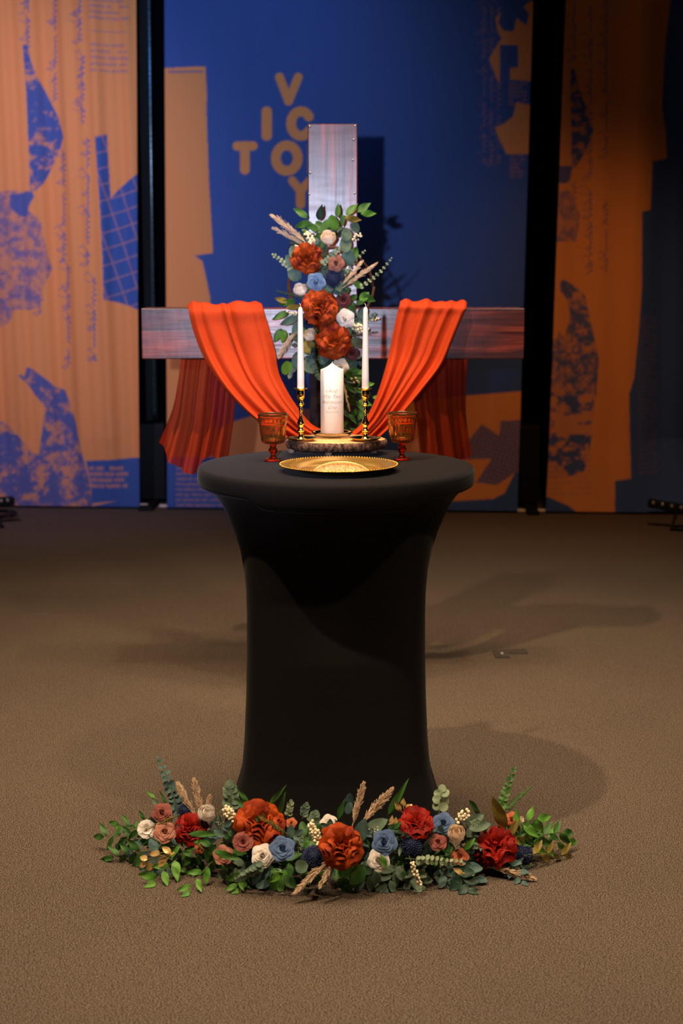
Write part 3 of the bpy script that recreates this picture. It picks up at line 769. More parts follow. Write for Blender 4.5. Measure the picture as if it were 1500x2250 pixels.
# ------------------------------------------------------------------ candlesticks and tapers
def candlestick(px, label, tl):
    Yc = 4.205; k = 4.22/F/3.75
    X = P(px, 960, Yc).x; z0 = SZT
    st = thing('brass_candlestick', label, 'candlestick', (X, Yc, z0), 'pair of brass candlesticks on the wood slice')
    dish = [(0.0001, 0.0006), (0.030, 0.0006), (0.036, 0.003), (0.045, 0.0085), (0.0465, 0.0105), (0.0455, 0.0108), (0.036, 0.0055), (0.028, 0.0035), (0.014, 0.0045), (0.0001, 0.0045)]
    q = MB(); q.lathe(dish, 56, (X, Yc, z0)); q.build('drip_dish', M['brass'], st)
    raw = [(682, 42), (675, 33), (665, 25), (655, 19), (640, 17), (632, 16), (622, 24), (612, 28), (605, 31), (600, 22), (592, 19), (585, 16), (575, 19), (562, 27), (548, 30), (535, 28), (520, 21), (500, 15), (485, 11), (474, 10), (468, 13), (462, 13), (455, 11), (450, 15), (440, 19), (430, 16), (422, 12), (410, 13), (402, 18), (395, 27), (390, 29), (385, 25), (378, 20), (372, 22), (366, 17), (358, 18), (350, 24), (345, 27), (340, 31)]
    zz = lambda y: (682-y)*k+0.0046
    pr = [(r*k, zz(y)) for y, r in raw]
    q = MB(); q.lathe([(0.0001, pr[0][1])]+pr+[(0.0001, pr[-1][1])], 40, (X, Yc, z0)); q.build('stem', M['brass'], st)
    cup = [(0.0001, zz(341)), (31*k, zz(340)), (31*k, zz(300)), (30*k, zz(280)), (32*k, zz(272)), (52*k, zz(266)), (56*k, zz(262)), (54*k, zz(259)), (34*k, zz(262)), (26*k, zz(270)), (25*k, zz(330)), (0.0001, zz(331))]
    q = MB(); q.lathe(cup, 40, (X, Yc, z0)); q.build('cup', M['brass'], st)
    zb_ = z0+zz(330)+0.0005; ztop = P(px, 674, Yc).z
    tp = thing('taper_candle', tl, 'candle', (X, Yc, zb_), 'pair of white taper candles')
    hh = ztop-zb_
    pr = [(0.0001, 0), (0.0088, 0), (0.0088, 0.022), (0.0105, 0.026), (0.0104, 0.06), (0.0092, hh*0.5), (0.0078, hh*0.8), (0.0072, hh*0.93), (0.0068, hh*0.965), (0.0052, hh*0.985), (0.0025, hh*0.997), (0.0001, hh)]
    q = MB(); q.lathe(pr, 28, (X, Yc, zb_)); q.build('wax', M['wax'], tp)
    q = MB(); q.tube([(X, Yc, ztop-0.002), (X+0.0008, Yc, ztop+0.004), (X-0.0012, Yc, ztop+0.008), (X-0.003, Yc, ztop+0.0095)], 0.0009, 6); q.build('wick', M['wick'], tp)
candlestick(661, 'polished brass candlestick on the left side of the wood slice', 'slender white taper candle in the left brass candlestick')
candlestick(802, 'polished brass candlestick on the right side of the wood slice', 'slender white taper candle in the right brass candlestick')

# ------------------------------------------------------------------ glass dish and pillar candle
PXc, PYc = P(729.5, 955, 4.30).x, 4.30
gd = thing('glass_candle_plate', 'clear glass plate with ball feet under the pillar candle', 'plate', (PXc, PYc, SZT))
q = MB(); q.lathe([(0.0001, 0.0045), (0.048, 0.0045), (0.056, 0.0065), (0.061, 0.012), (0.0625, 0.0175), (0.061, 0.0185), (0.059, 0.0165), (0.054, 0.0105), (0.046, 0.0085), (0.0001, 0.0085)], 72, (PXc, PYc, SZT)); q.build('plate', M['clear'], gd)
for a in (-100, -60, -20, 60, 140, 200):
    q = MB(); q.ball((PXc+0.047*math.cos(math.radians(a)), PYc+0.047*math.sin(math.radians(a)), SZT+0.0027), 0.0026, 12, 8); q.build('ball_foot', M['clear'], gd)
pc = thing('pillar_candle', 'thick white pillar candle with gold script lettering on the wood slice', 'candle', (PXc, PYc, SZT+0.0088))
PR = 0.0350; z0 = SZT+0.0088; ztip = P(731, 797, PYc).z; zsh = P(731, 813, PYc-PR).z
pr = [(0.0001, z0), (PR-0.0015, z0), (PR, z0+0.0015), (PR, zsh-0.001), (PR-0.001, zsh)]
hc = ztip-zsh
for i in range(1, 9):
    t = i/8; pr.append(((PR-0.001)*(1-t)+0.0001, zsh+hc*(0.55*t**2.0+0.45*t)))
q = MB(); q.lathe(pr, 64, (PXc, PYc, 0)); q.build('wax', M['wax'], pc)
q = MB(); q.tube([(PXc, PYc, ztip-0.003), (PXc+0.001, PYc, ztip+0.003)], 0.0009, 6); q.build('wick', M['wick'], pc)
def wrap_text(txt, yrow, size, shear=0.45, off=-0.018):
    cu = bpy.data.curves.new('lettering', 'FONT'); cu.body = txt; cu.size = size; cu.align_x = 'CENTER'; cu.shear = shear; cu.offset = off*size; cu.extrude = 0.0
    cu.resolution_u = 3
    o = bpy.data.objects.new('tmp', cu); COL.objects.link(o)
    dg = bpy.context.evaluated_depsgraph_get(); me = bpy.data.meshes.new_from_object(o.evaluated_get(dg))
    bpy.data.objects.remove(o)
    z = P(731, yrow, PYc-PR).z
    vs = []
    for v in me.vertices:
        a = v.co.x/PR
        vs.append((PXc+(PR+0.0003)*math.sin(a), PYc-(PR+0.0003)*math.cos(a), z+v.co.y))
    q = MB(); q.add(vs, [tuple(p.vertices) for p in me.polygons])
    # swash strokes beside the capitals
    q.build('lettering', M['gold_ink'], pc, smooth=False)
def swash(px, py, w, h):
    pts = []
    for i in range(14):
        t = i/13; a = -2.6+t*5.0
        x = (px-731)/722 + w*math.cos(a)*(1-0.3*t); z = P(731, py, PYc-PR).z + h*math.sin(a)
        an = x/PR; pts.append((PXc+(PR+0.0004)*math.sin(an), PYc-(PR+0.0004)*math.cos(an), z))
    q = MB(); q.tube(pts, [0.00010+0.00022*math.sin(PI*i/13) for i in range(14)], 5); q.build('lettering', M['gold_ink'], pc)
wrap_text('And', 863, 0.0165); wrap_text('The Two', 875, 0.0145); wrap_text('Shall Become', 887, 0.0125); wrap_text('One', 899, 0.0145); wrap_text('Ephesians 5:31', 907, 0.0068)
for s_ in ((718, 859, 0.003, 0.0035), (712, 871, 0.003, 0.003), (711, 884, 0.0025, 0.003)): swash(*s_)

# ------------------------------------------------------------------ amber goblets
def goblet(px, Yc, label):
    X = P(px, 1012, Yc).x; k = (Yc+0.03)/F/3.75; base = 880
    zz = lambda y: TZ+0.0005+(base-y)*k
    root = thing('amber_goblet', label, 'goblet', (X, Yc, TZ), 'pair of amber glass goblets')
    n = 96
    outer = [(738, 60), (732, 82), (722, 92), (700, 96), (680, 99), (655, 103), (630, 106), (605, 109), (588, 111), (574, 113), (566, 119), (556, 120), (535, 120), (515, 121), (508, 124), (498, 124), (490, 122)]
    inner = [(490, 112), (510, 111), (560, 105), (600, 98), (650, 92), (700, 84), (718, 72), (726, 30)]
    outer = [(y, r) for y, r in outer]
    # resample outer finely for the pressed pattern
    ys = np.linspace(738, 490, 60); rsx = np.interp(-ys, [-y for y, _ in outer], [r for _, r in outer])
    pts = []
    for y, r in zip(ys, rsx):
        for i in range(n):
            a = 2*PI*i/n; d = 0
            if 575 < y < 735:
                u = (a/(2*PI)*10) % 1; v = (735-y)/160
                d = 5.5*max(0, 1-abs(u-0.5)*4-abs(v-0.45)*1.6)+4.0*max(0, 1-min(u, 1-u)*7)*math.sin(PI*v)
                if v < 0.22: d += 2.5*abs(math.sin(a*20))
            elif 512 < y < 566:
                u = (a/(2*PI)*24) % 1; v = (y-539)/27
                d = 4.5*max(0, 1-((u-0.5)/0.32)**2-(v/0.75)**2)
            rr = (r+d)*k; pts.append((X+rr*math.cos(a), Yc+rr*math.sin(a), zz(y)))
    for y, r in inner:
        for i in range(n):
            a = 2*PI*i/n; pts.append((X+r*k*math.cos(a), Yc+r*k*math.sin(a), zz(y)))
    q = MB(); N = 60+len(inner); q.grid(pts, n, N, wrap=True)
    q.f.append(tuple(reversed(range(n)))); q.m.append(0); q.f.append(tuple((N-1)*n+i for i in range(n))); q.m.append(0)
    q.build('bowl', M['amber'], root)
    st = [(739, 36), (746, 30), (752, 24), (758, 27), (764, 23), (772, 27), (785, 35), (797, 36), (810, 29), (820, 21), (830, 18), (842, 20), (850, 27), (856, 34)]
    q = MB(); q.lathe([(r*k, zz(y)) for y, r in reversed(st)], 32, (X, Yc, 0), fn=lambda r, z, a: r*(1+0.06*abs(math.cos(4*a)))); q.build('stem', M['amber_deep'], root)
    # square foot with clipped corners, stepped
    def sq(r, z, a): return r*min(1/max(abs(math.cos(a)), abs(math.sin(a))), 1.22)
    ft = [(880, 66), (878, 70), (868, 70), (864, 64), (861, 46), (857, 36)]
    q = MB(); q.lathe([(r*k, zz(y)) for y, r in ft], 64, (X, Yc, 0), fn=sq); q.build('foot', M['amber_deep'], root)
goblet(600, 4.085, 'amber pressed glass goblet standing left of the gold plate')
goblet(882.5, 4.11, 'amber pressed glass goblet standing right of the gold plate')

# ------------------------------------------------------------------ charger plate and bread
GX, GY = P(744, 1022, 3.872).x, 3.872
# the bread below rests in the plate's well
pl_ = thing('charger_plate', 'round gold charger plate with beaded rim at the front of the table', 'plate', (GX, GY, TZ))
pr = [(0.0001, 0.0012), (0.105, 0.0012), (0.112, 0.004), (0.122, 0.010), (0.160, 0.0175), (0.163, 0.0185), (0.1635, 0.0195), (0.160, 0.0200), (0.122, 0.0125), (0.110, 0.0062), (0.104, 0.0040), (0.0001, 0.0040)]
q = MB(); q.lathe(pr, 128, (GX, GY, TZ)); q.build('dish', M['gold_plate'], pl_)
q = MB()
for i in range(120):
    a = 2*PI*i/120; q.ball((GX+0.1612*math.cos(a), GY+0.1612*math.sin(a), TZ+0.0196), 0.0020, 8, 5)
q.build('beaded_rim', M['gold_plate'], pl_)
def bread():
    root = thing('flatbread', 'half-moon piece of baked flatbread lying cut side front on the gold plate', 'bread', (GX, GY-0.06, TZ+0.005))
    X0 = P(749, 1030, 3.815).x; Y0 = 3.815; R = 0.0765; n = 60; rnd = random.Random(2)
    jz = [rnd.uniform(-1, 1) for _ in range(n+1)]
    def lo(x): u = x/R; return 0.0042+0.0012*(1-u*u)
    def up(x): u = x/R; return lo(x)+0.0012+0.0245*(max(0, 1-abs(u)**2.3))**0.75
    front = []; 
    for i in range(n+1):
        x = -R+2*R*i/n
        for j in range(8):
            v = j/7; z = lo(x)*(1-v)+up(x)*v
            front.append((X0+x, Y0+0.004*v+0.0012*math.sin(i*1.3+j*2.1)-0.010*(abs(x/R))**2, TZ+z+0.0004*jz[i]))
    q = MB(); q.grid(front, 8, n+1); a_ = q.build('cut_face', M['crumb'], root); tag(a_, 'porous pale cut face')
    back = []
    m = 14
    for i in range(n+1):
        x = -R+2*R*i/n; u = x/R; dpt = 0.058*math.sqrt(max(0, 1-u*u))
        for j in range(m):
            v = j/(m-1)
            y = Y0+0.004-0.010*u*u-0.0008+dpt*v
            z = up(x)+0.0006*jz[i]-(up(x)-0.0045)*v**2.2 + 0.0018*math.sin(v*PI)
            back.append((X0+x, y, TZ+z))
    q = MB(); q.grid(back, m, n+1)
    under = []
    for i in range(n+1):
        x = -R+2*R*i/n; u = x/R; dpt = 0.058*math.sqrt(max(0, 1-u*u))
        for j in range(4):
            v = j/3; under.append((X0+x, Y0-0.010*u*u+dpt*v*1.0+0.003*(1-v), TZ+lo(x)*(1-v)+0.0044*v))
    q.grid(under, 4, n+1)
    # rolled crust lip along the top of the cut
    lip = [(X0-R+2*R*i/n, Y0-0.0005+0.003-0.010*((-R+2*R*i/n)/R)**2, TZ+up(-R+2*R*i/n)) for i in range(n+1)]
    q.tube(lip, [0.0012+0.0016*math.sin(PI*i/n) for i in range(n+1)], 8)
    q.build('crust', M['crust'], root)
bread()

# ------------------------------------------------------------------ flowers
def frame(p, d, roll=0.0):
    z = Vector(d).normalized(); x = z.orthogonal().normalized(); y = z.cross(x)
    Mx = Matrix((( x.x, y.x, z.x, 0), (x.y, y.y, z.y, 0), (x.z, y.z, z.z, 0), (0, 0, 0, 1)))
    return Matrix.Translation(p) @ Mx @ Matrix.Rotation(roll, 4, 'Z')
def to_cam(p, rnd, tilt=0.35, up=0.0):
    d = (Vector((0, 0, H))-Vector(p)).normalized()
    d += Vector((rnd.uniform(-1, 1), rnd.uniform(-0.3, 0.3), rnd.uniform(-1, 1)))*tilt+Vector((0, 0, up))
    return d.normalized()
def petal_pts(phi, r0, z0, L, Wd, lean, cup, ruffle, rnd, nu=7, nv=6):
    "petal growing from radius r0 at angle phi; lean 0 = upright, pi/2 = flat outwards"
    out = []; ph0 = rnd.uniform(0, 6); ph1 = rnd.uniform(0, 6)
    er = Vector((math.cos(phi), math.sin(phi), 0)); et = Vector((-math.sin(phi), math.cos(phi), 0)); ez = Vector((0, 0, 1))
    for j in range(nv):
        v = j/(nv-1)
        ang = lean*(0.35+0.65*v)
        cr = r0+L*v*math.sin(ang); cz = z0+L*v*math.cos(ang)
        w = Wd*(0.28+0.95*math.sin(PI*min(v*0.62+0.04, 1)))*(1 if v < 0.85 else 0.9)
        for i in range(nu):
            u = 2*i/(nu-1)-1
            edge = v**3
            rf = ruffle*L*edge*(math.sin(u*5+ph0)*0.6+math.sin(u*9+ph1)*0.4)
            tipdrop = -0.16*L*abs(u)**2.5*v
            inward = -cup*Wd*(u*u)
            vx = cr+inward*math.cos(ang)*1.0*(-1 if False else 1)
            p = er*(vx+rf*math.cos(ang)) + et*(w*u) + ez*(cz+tipdrop+cup*Wd*u*u*math.sin(ang)+rf*math.sin(ang))
            out.append(p)
    return out
def peony_mesh(seed, flat=0.0):
    rnd = random.Random(seed); q = MB()
    rings = [(8, 0.10, -0.20, 0.92, 0.37, 1.60), (8, 0.12, -0.12, 0.88, 0.35, 1.30), (7, 0.12, -0.04, 0.82, 0.33, 1.04), (7, 0.11, 0.02, 0.73, 0.30, 0.80), (6, 0.09, 0.06, 0.64, 0.27, 0.57), (6, 0.06, 0.10, 0.55, 0.22, 0.34), (5, 0.03, 0.12, 0.46, 0.17, 0.12), (4, 0.01, 0.14, 0.38, 0.12, -0.06)]
    for k, (n, r0, z0, L, w, lean) in enumerate(rings):
        off = rnd.uniform(0, 6)
        for i in range(n):
            phi = off+2*PI*i/n+rnd.uniform(-0.22, 0.22)
            pts = petal_pts(phi, r0, z0, L*rnd.uniform(0.80, 1.10), w*rnd.uniform(0.85, 1.15), lean+rnd.uniform(-0.13, 0.13), -0.6, 0.075, rnd, 8, 7)
            q.grid(pts, 8, 7)
    q.ball((0, 0, 0.30), 0.17, 12, 8, sc=(1, 1, 1.25))
    return q
def rose_mesh(seed, open_=1.0):
    rnd = random.Random(seed); q = MB()
    # tight spiral heart
    n = 90; pts = []
    for i in range(n):
        t = i/(n-1); a = t*2*PI*3.2; r = 0.012+0.235*t
        for j in range(4):
            v = j/3; pts.append((r*(0.95-0.05*v)*math.cos(a), r*(0.95-0.05*v)*math.sin(a), 0.05+(0.56-0.07*t)*v))
    q.grid(pts, 4, n)
    q.ball((0, 0, 0.42), 0.075, 10, 7)
    k = 0
    for n, r0, zh, fl, hw in ((3, 0.25, 0.48, 0.10, 1.25), (4, 0.36, 0.42, 0.17, 1.05), (5, 0.48, 0.33, 0.25, 0.86), (5, 0.58, 0.20, 0.36, 0.80)):
        off = rnd.uniform(0, 6)
        for i in range(n):
            phi = off+2*PI*i/n+rnd.uniform(-0.1, 0.1); pts = []; nu, nv = 11, 7
            tip = rnd.uniform(0.7, 1.2)
            for j in range(nv):
                v = j/(nv-1)
                for m in range(nu):
                    u = 2*m/(nu-1)-1; a = phi+u*hw*(0.75+0.25*v)
                    spiral = 0.035*u
                    rr = r0*(0.45+0.55*min(1, v*1.5))+spiral+fl*open_*max(0, v-0.45)**1.4*1.9*(1-0.35*u*u)
                    z = -0.12+(zh+0.12)*math.sin(min(v*1.25, 1)*PI/2)-fl*0.55*max(0, v-0.75)**1.2*1.6*(1-0.5*u*u)-0.14*abs(u)**3*v
                    rr += 0.10*tip*max(0, 1-abs(u)*1.8)*max(0, v-0.65)*2.5
                    pts.append((rr*math.cos(a), rr*math.sin(a), z))
            q.grid(pts, nu, nv)
    return q
def bud_mesh(seed):
    "half-open rose seen as a closed cup"
    rnd = random.Random(seed); q = MB()
    for n, r0, zh, bulge, hw in ((2, 0.22, 0.95, 0.16, 1.9), (3, 0.36, 0.92, 0.22, 1.35), (3, 0.50, 0.82, 0.26, 1.3)):
        off = rnd.uniform(0, 6)
        for i in range(n):
            phi = off+2*PI*i/n; pts = []; nu, nv = 13, 8
            for j in range(nv):
                v = j/(nv-1)
                for m in range(nu):
                    u = 2*m/(nu-1)-1; a = phi+u*hw
                    rr = r0*(0.35+0.65*math.sin(min(1, v*1.2)*PI/2))+bulge*math.sin(PI*v)+0.05*u+(0.16*max(0, v-0.85)*6*(1-u*u) if n == 3 else 0)
                    z = -0.35+(zh+0.35)*v-0.22*abs(u)**2.4*v
                    pts.append((rr*math.cos(a), rr*math.sin(a), z))
            q.grid(pts, nu, nv)
    return q
def open_mesh(seed):
    "small open flower with broad cupped petals"
    rnd = random.Random(seed); q = MB()
    for n, L, w, lean in ((6, 0.95, 0.42, 1.25), (5, 0.7, 0.36, 0.75), (5, 0.42, 0.24, 0.25)):
        off = rnd.uniform(0, 6)
        for i in range(n):
            q.grid(petal_pts(off+2*PI*i/n, 0.06, 0, L, w, lean, 0.5, 0.06, rnd, 8, 7), 8, 7)
    return q
def thistle_mesh(seed):
    rnd = random.Random(seed); q = MB(); q.ball((0, 0, 0), 0.72, 16, 10)
    n = 260; ga = PI*(3-math.sqrt(5))
    for i in range(n):
        z = 1-2*(i+0.5)/n; r = math.sqrt(1-z*z); a = i*ga
        d = Vector((r*math.cos(a), r*math.sin(a), z)); o = d.orthogonal().normalized(); c = d.cross(o)
        b0 = d*0.68; L = rnd.uniform(0.93, 1.08)
        vs = [b0+o*0.05, b0-o*0.03+c*0.05, b0-o*0.03-c*0.05, d*L*0.9+o*0.045, d*L*0.9-o*0.03+c*0.045, d*L*0.9-o*0.03-c*0.045, d*L]
        q.add(vs, [(0, 1, 4, 3), (1, 2, 5, 4), (2, 0, 3, 5), (3, 4, 6), (4, 5, 6), (5, 3, 6)])
    return q
BUILD = {'peony': peony_mesh, 'rose': rose_mesh, 'bud': bud_mesh, 'open': open_mesh, 'thistle': thistle_mesh}
cache = {}
def flower(parent, kind, m, px, py, rpx, Y, name, label, seed, tilt=0.3, up=0.15, squash=1.0, zmin=None):
    rnd = random.Random(seed*7+1)
    key = (kind, seed % 4)
    if key not in cache:
        cache[key] = BUILD[kind](seed % 4+11)
    p = P(px, py, Y); r = rpx*Y/F*(1.02 if kind != 'peony' else 1.06)
    if zmin is not None and p.z < zmin: p.z = zmin
    if kind == 'bud': tilt, up = 0.55, 0.75
    fr = frame(p, to_cam(p, rnd, tilt, up), rnd.uniform(0, 6)) @ Matrix.Diagonal((r, r, r*squash, 1))
    q = MB(); q.f = cache[key].f; q.m = cache[key].m
    q.v = [tuple(fr @ (Vector(v)-Vector((0, 0, 0.25)))) for v in cache[key].v]
    o = q.build(name, M[m], parent)
    if label: tag(o, label)
    return o

# leaves and stems
def leaf_pts(base, d, n, L, w, shape, curl, rnd):
    d = d.normalized(); n = (n-d*n.dot(d)); n = n.normalized() if n.length > 1e-6 else d.orthogonal().normalized()
    s = d.cross(n); k = 8; out = []
    for i in range(k+1):
        t = i/k
        if shape == 'point': hw = w*(math.sin(PI*t**0.80)**0.9)*(1-0.18*t) if 0 < t < 1 else 0.0
        elif shape == 'round': hw = w*math.sqrt(max(0, 1-(2*t-1)**2))
        elif shape == 'lance': hw = w*math.sin(PI*t**0.62)**1.0 if 0 < t < 1 else 0.0
        else: hw = w*math.sin(PI*t**0.9)**0.6 if 0 < t < 1 else 0.0
        hw = max(hw, 0.0002)
        c = base+d*L*t-n*curl*L*t*t
        for q in (-1, -0.5, 0, 0.5, 1):
            out.append(c+s*hw*q+n*abs(q)*hw*0.22+n*0.03*L*math.sin(t*7+q*2))
    return out, 5, k+1
def one_leaf(q, base, d, n, L, w, shape, curl, rnd, mi=0):
    p, a, b_ = leaf_pts(base, d, n, L, w, shape, curl, rnd); q.grid(p, a, b_, mi)
def stem_curve(A, B, bow, n=14):
    A = Vector(A); B = Vector(B); m = (A+B)/2+Vector(bow)
    return [A*(1-t)**2+m*2*t*(1-t)+B*t*t for t in [i/n for i in range(n+1)]]
def leafy(parent, A, B, shape, nleaf, L, w, m, seed, bow=(0, 0, 0), name='leafy_stem', label=None, spread=0.85, curl=0.15, start=0.15, taper=0.5, r=0.0011, pair=False, zmin=None):
    rnd = random.Random(seed); q = MB(); c = stem_curve(A, B, bow)
    if zmin is not None:
        for p in c: p.z = max(p.z, zmin)
    q.tube(c, [r*(1-0.5*i/len(c)) for i in range(len(c))], 5, 1)
    view = (Vector((0, 0, H))-Vector(A)).normalized()
    for k in range(nleaf):
        t = start+(1-start)*(k+0.5)/nleaf; f = t*(len(c)-1); i = min(int(f), len(c)-2)
        p = c[i].lerp(c[i+1], f-i); T = (c[i+1]-c[i]).normalized()
        side = T.cross(view).normalized()
        for sg in ((1, -1) if pair else ((1,) if k % 2 else (-1,))):
            d = T*math.cos(spread)+side*sg*math.sin(spread)+Vector((rnd.uniform(-1, 1), rnd.uniform(-1, 1), rnd.uniform(-1, 1)))*0.28
            n = view+Vector((rnd.uniform(-1, 1), rnd.uniform(-1, 1), rnd.uniform(-0.4, 1)))*0.55
            s = (1-taper*t)*rnd.uniform(0.85, 1.15)
            if zmin is not None and p.z+d.z*L*s < zmin: d.z = (zmin-p.z)/(L*s)
            one_leaf(q, p, d, n, L*s, w*s*(0.82 if shape == 'point' else 1), shape, curl*rnd.uniform(-0.3, 1.4), rnd)
    if zmin is not None: q.v = [(v[0], v[1], max(v[2], 0.002)) for v in q.v]
    # end leaf
    T = (c[-1]-c[-2]).normalized(); one_leaf(q, c[-1], T, view, L*(1-taper), w*(1-taper), shape, curl, rnd)
    if zmin is not None: q.v = [(v[0], v[1], max(v[2], 0.002)) for v in q.v]
    o = q.build(name, [M[m], M['stem']], parent)
    if label: tag(o, label)
    return o
def single(parent, A, B, w, shape, m, seed, nrm=None, name='leaf', curl=0.12, label=None):
    A = Vector(A); B = Vector(B); rnd = random.Random(seed); q = MB()
    view = (Vector((0, 0, H))-A).normalized()+Vector((rnd.uniform(-1, 1), 0, rnd.uniform(-0.3, 0.8)))*0.4
    one_leaf(q, A, B-A, nrm or view, (B-A).length, w, shape, curl, rnd)
    return tag(q.build(name, M[m], parent), label) if label else q.build(name, M[m], parent)
def plume(parent, A, B, width, seed, bow=(0, 0, 0), nb=110, start=0.12, m='pampas'):
    rnd = random.Random(seed); q = MB(); c = stem_curve(A, B, bow, 20); L = (Vector(B)-Vector(A)).length
    q.tube(c, [0.0012*(1-0.8*i/20) for i in range(21)], 5)
    for k in range(nb):
        t = start+(0.97-start)*(k+rnd.random())/nb; f = t*20; i = min(int(f), 19); p = c[i].lerp(c[i+1], f-i); T = (c[i+1]-c[i]).normalized()
        rd = Vector((rnd.uniform(-1, 1), rnd.uniform(-1, 1), rnd.uniform(-1, 1))); rd = (rd-T*rd.dot(T)).normalized()
        env = width*(math.sin(PI*min(1, (t-start)/(1-start)*0.75+0.22)))
        bl_ = env*2.6*rnd.uniform(0.7, 1.15); e = p+T*bl_*0.9+rd*env*rnd.uniform(0.3, 1.0)
        mdl = p.lerp(e, 0.5)+rd*env*0.12
        ns = 9
        for j in range(ns):
            s = (j+0.5)/ns; cc = p*(1-s)**2+mdl*2*s*(1-s)+e*s*s
            dd = (T*0.9+rd*0.5+Vector((rnd.uniform(-1, 1), rnd.uniform(-1, 1), rnd.uniform(-1, 1)))*0.5).normalized()
            o = dd.orthogonal().normalized()*0.0011; x = dd.cross(o)
            ln = 0.0042*rnd.uniform(0.8, 1.3)
            q.add([cc-dd*ln*0.5, cc+o, cc+x, cc-o, cc-x, cc+dd*ln], [(0, 2, 1), (0, 3, 2), (0, 4, 3), (0, 1, 4), (1, 2, 5), (2, 3, 5), (3, 4, 5), (4, 1, 5)])
    if min(v[2] for v in q.v) < 0.002: q.v = [(v[0], v[1], max(v[2], 0.002)) for v in q.v]
    o = q.build('pampas_plume', M[m], parent, smooth=False); return tag(o, 'dried beige pampas plume')
def berries(parent, A, B, wid, n, rb, seed, m='berry', label='cluster of small cream berries'):
    rnd = random.Random(seed); q = MB(); A = Vector(A); B = Vector(B); d = B-A
    s1 = d.cross(Vector((0, 1, 0.1))).normalized(); placed = []
    tries = 0
    while len(placed) < n and tries < n*60:
        tries += 1; t = rnd.random(); p = A+d*t+s1*rnd.uniform(-1, 1)*wid*(1-0.4*abs(2*t-1))+Vector((0, rnd.uniform(-1, 0.6)*wid, 0))
        if all((p-o).length > rb*1.75 for o in placed): placed.append(p)
    q.tube([A-d*0.3, B], 0.0008, 5, 1)
    for p in placed:
        q.ball(p, rb*rnd.uniform(0.85, 1.1), 12, 8); ax = (A+d*0.5)
        q.tube([p, A+d*min(1, max(0, (p-A).dot(d)/d.length_squared-0.1))], 0.0005, 4, 1, cap=False)
    o = q.build('berry_cluster', [M[m], M['stem']], parent); return tag(o, label)
def gold_sprig(parent, base, tips, w, seed):
    rnd = random.Random(seed); q = MB(); base = Vector(base)
    for i, (A, B) in enumerate(tips):
        A = Vector(A); B = Vector(B); q.tube([base, A.lerp(base, 0.4)+Vector((0, 0, 0.002)), A], 0.0008, 5)
        view = (Vector((0, 0, H))-A).normalized()+Vector((rnd.uniform(-0.5, 0.5), 0, 0.3))
        one_leaf(q, A, B-A, view, (B-A).length, w, 'point', 0.1, rnd)
    return tag(q.build('gold_leaf_sprig', M['gold_leaf'], parent), 'shiny metallic gold leaves')

# ------------------------------------------------------------------ spray on the cross
sp = thing('floral_spray', 'tall spray of rust peonies, white roses and greenery fixed to the cross front', 'flowers', P(730, 660, 5.40))
def YS(px, py, o=0.0):
    return 5.405-0.10*math.exp(-((px-722)/70)**2)+o
def S(px, py, o=0.0): return P(px, py, YS(px, py, o))
q = MB(); rr_ = random.Random(9)
def ring_twig(cx, cy, rx, ry, a0, a1, dy):
    for k in range(4):
        pts = [S(cx+(rx+k*1.5*math.sin(i*0.4+k))*math.cos(math.radians(a0+(a1-a0)*i/24)), cy+(ry+k*1.2)*math.sin(math.radians(a0+(a1-a0)*i/24)), dy+0.004*k) for i in range(25)]
        q.tube(pts, 0.0028, 6)
ring_twig(728, 630, 92, 85, 0, 360, 0.05)
tag(q.build('twig_ring', M['twig'], sp), 'brown vine ring partly hidden by the leaves')
# dark foliage bed behind
rnd = random.Random(77)
for k in range(30):
    py = rnd.uniform(505, 800); hw = 62 if py < 600 else (75 if py < 760 else 55)
    cx = 722+rnd.uniform(-1, 1)*hw*0.35; sg = rnd.choice((-1, 1)); ang = rnd.uniform(-0.9, 0.9)
    A = S(cx, py, 0.045); B = S(cx+sg*rnd.uniform(30, 62), py-rnd.uniform(-38, 40), 0.03)
    leafy(sp, A, B, rnd.choice(('point', 'oval', 'round')), 6, 0.060, 0.016, rnd.choice(('green', 'dark', 'euc', 'euc', 'sage', 'dark')), 100+k, bow=(0, -0.02, 0.01), name='leafy_stem')
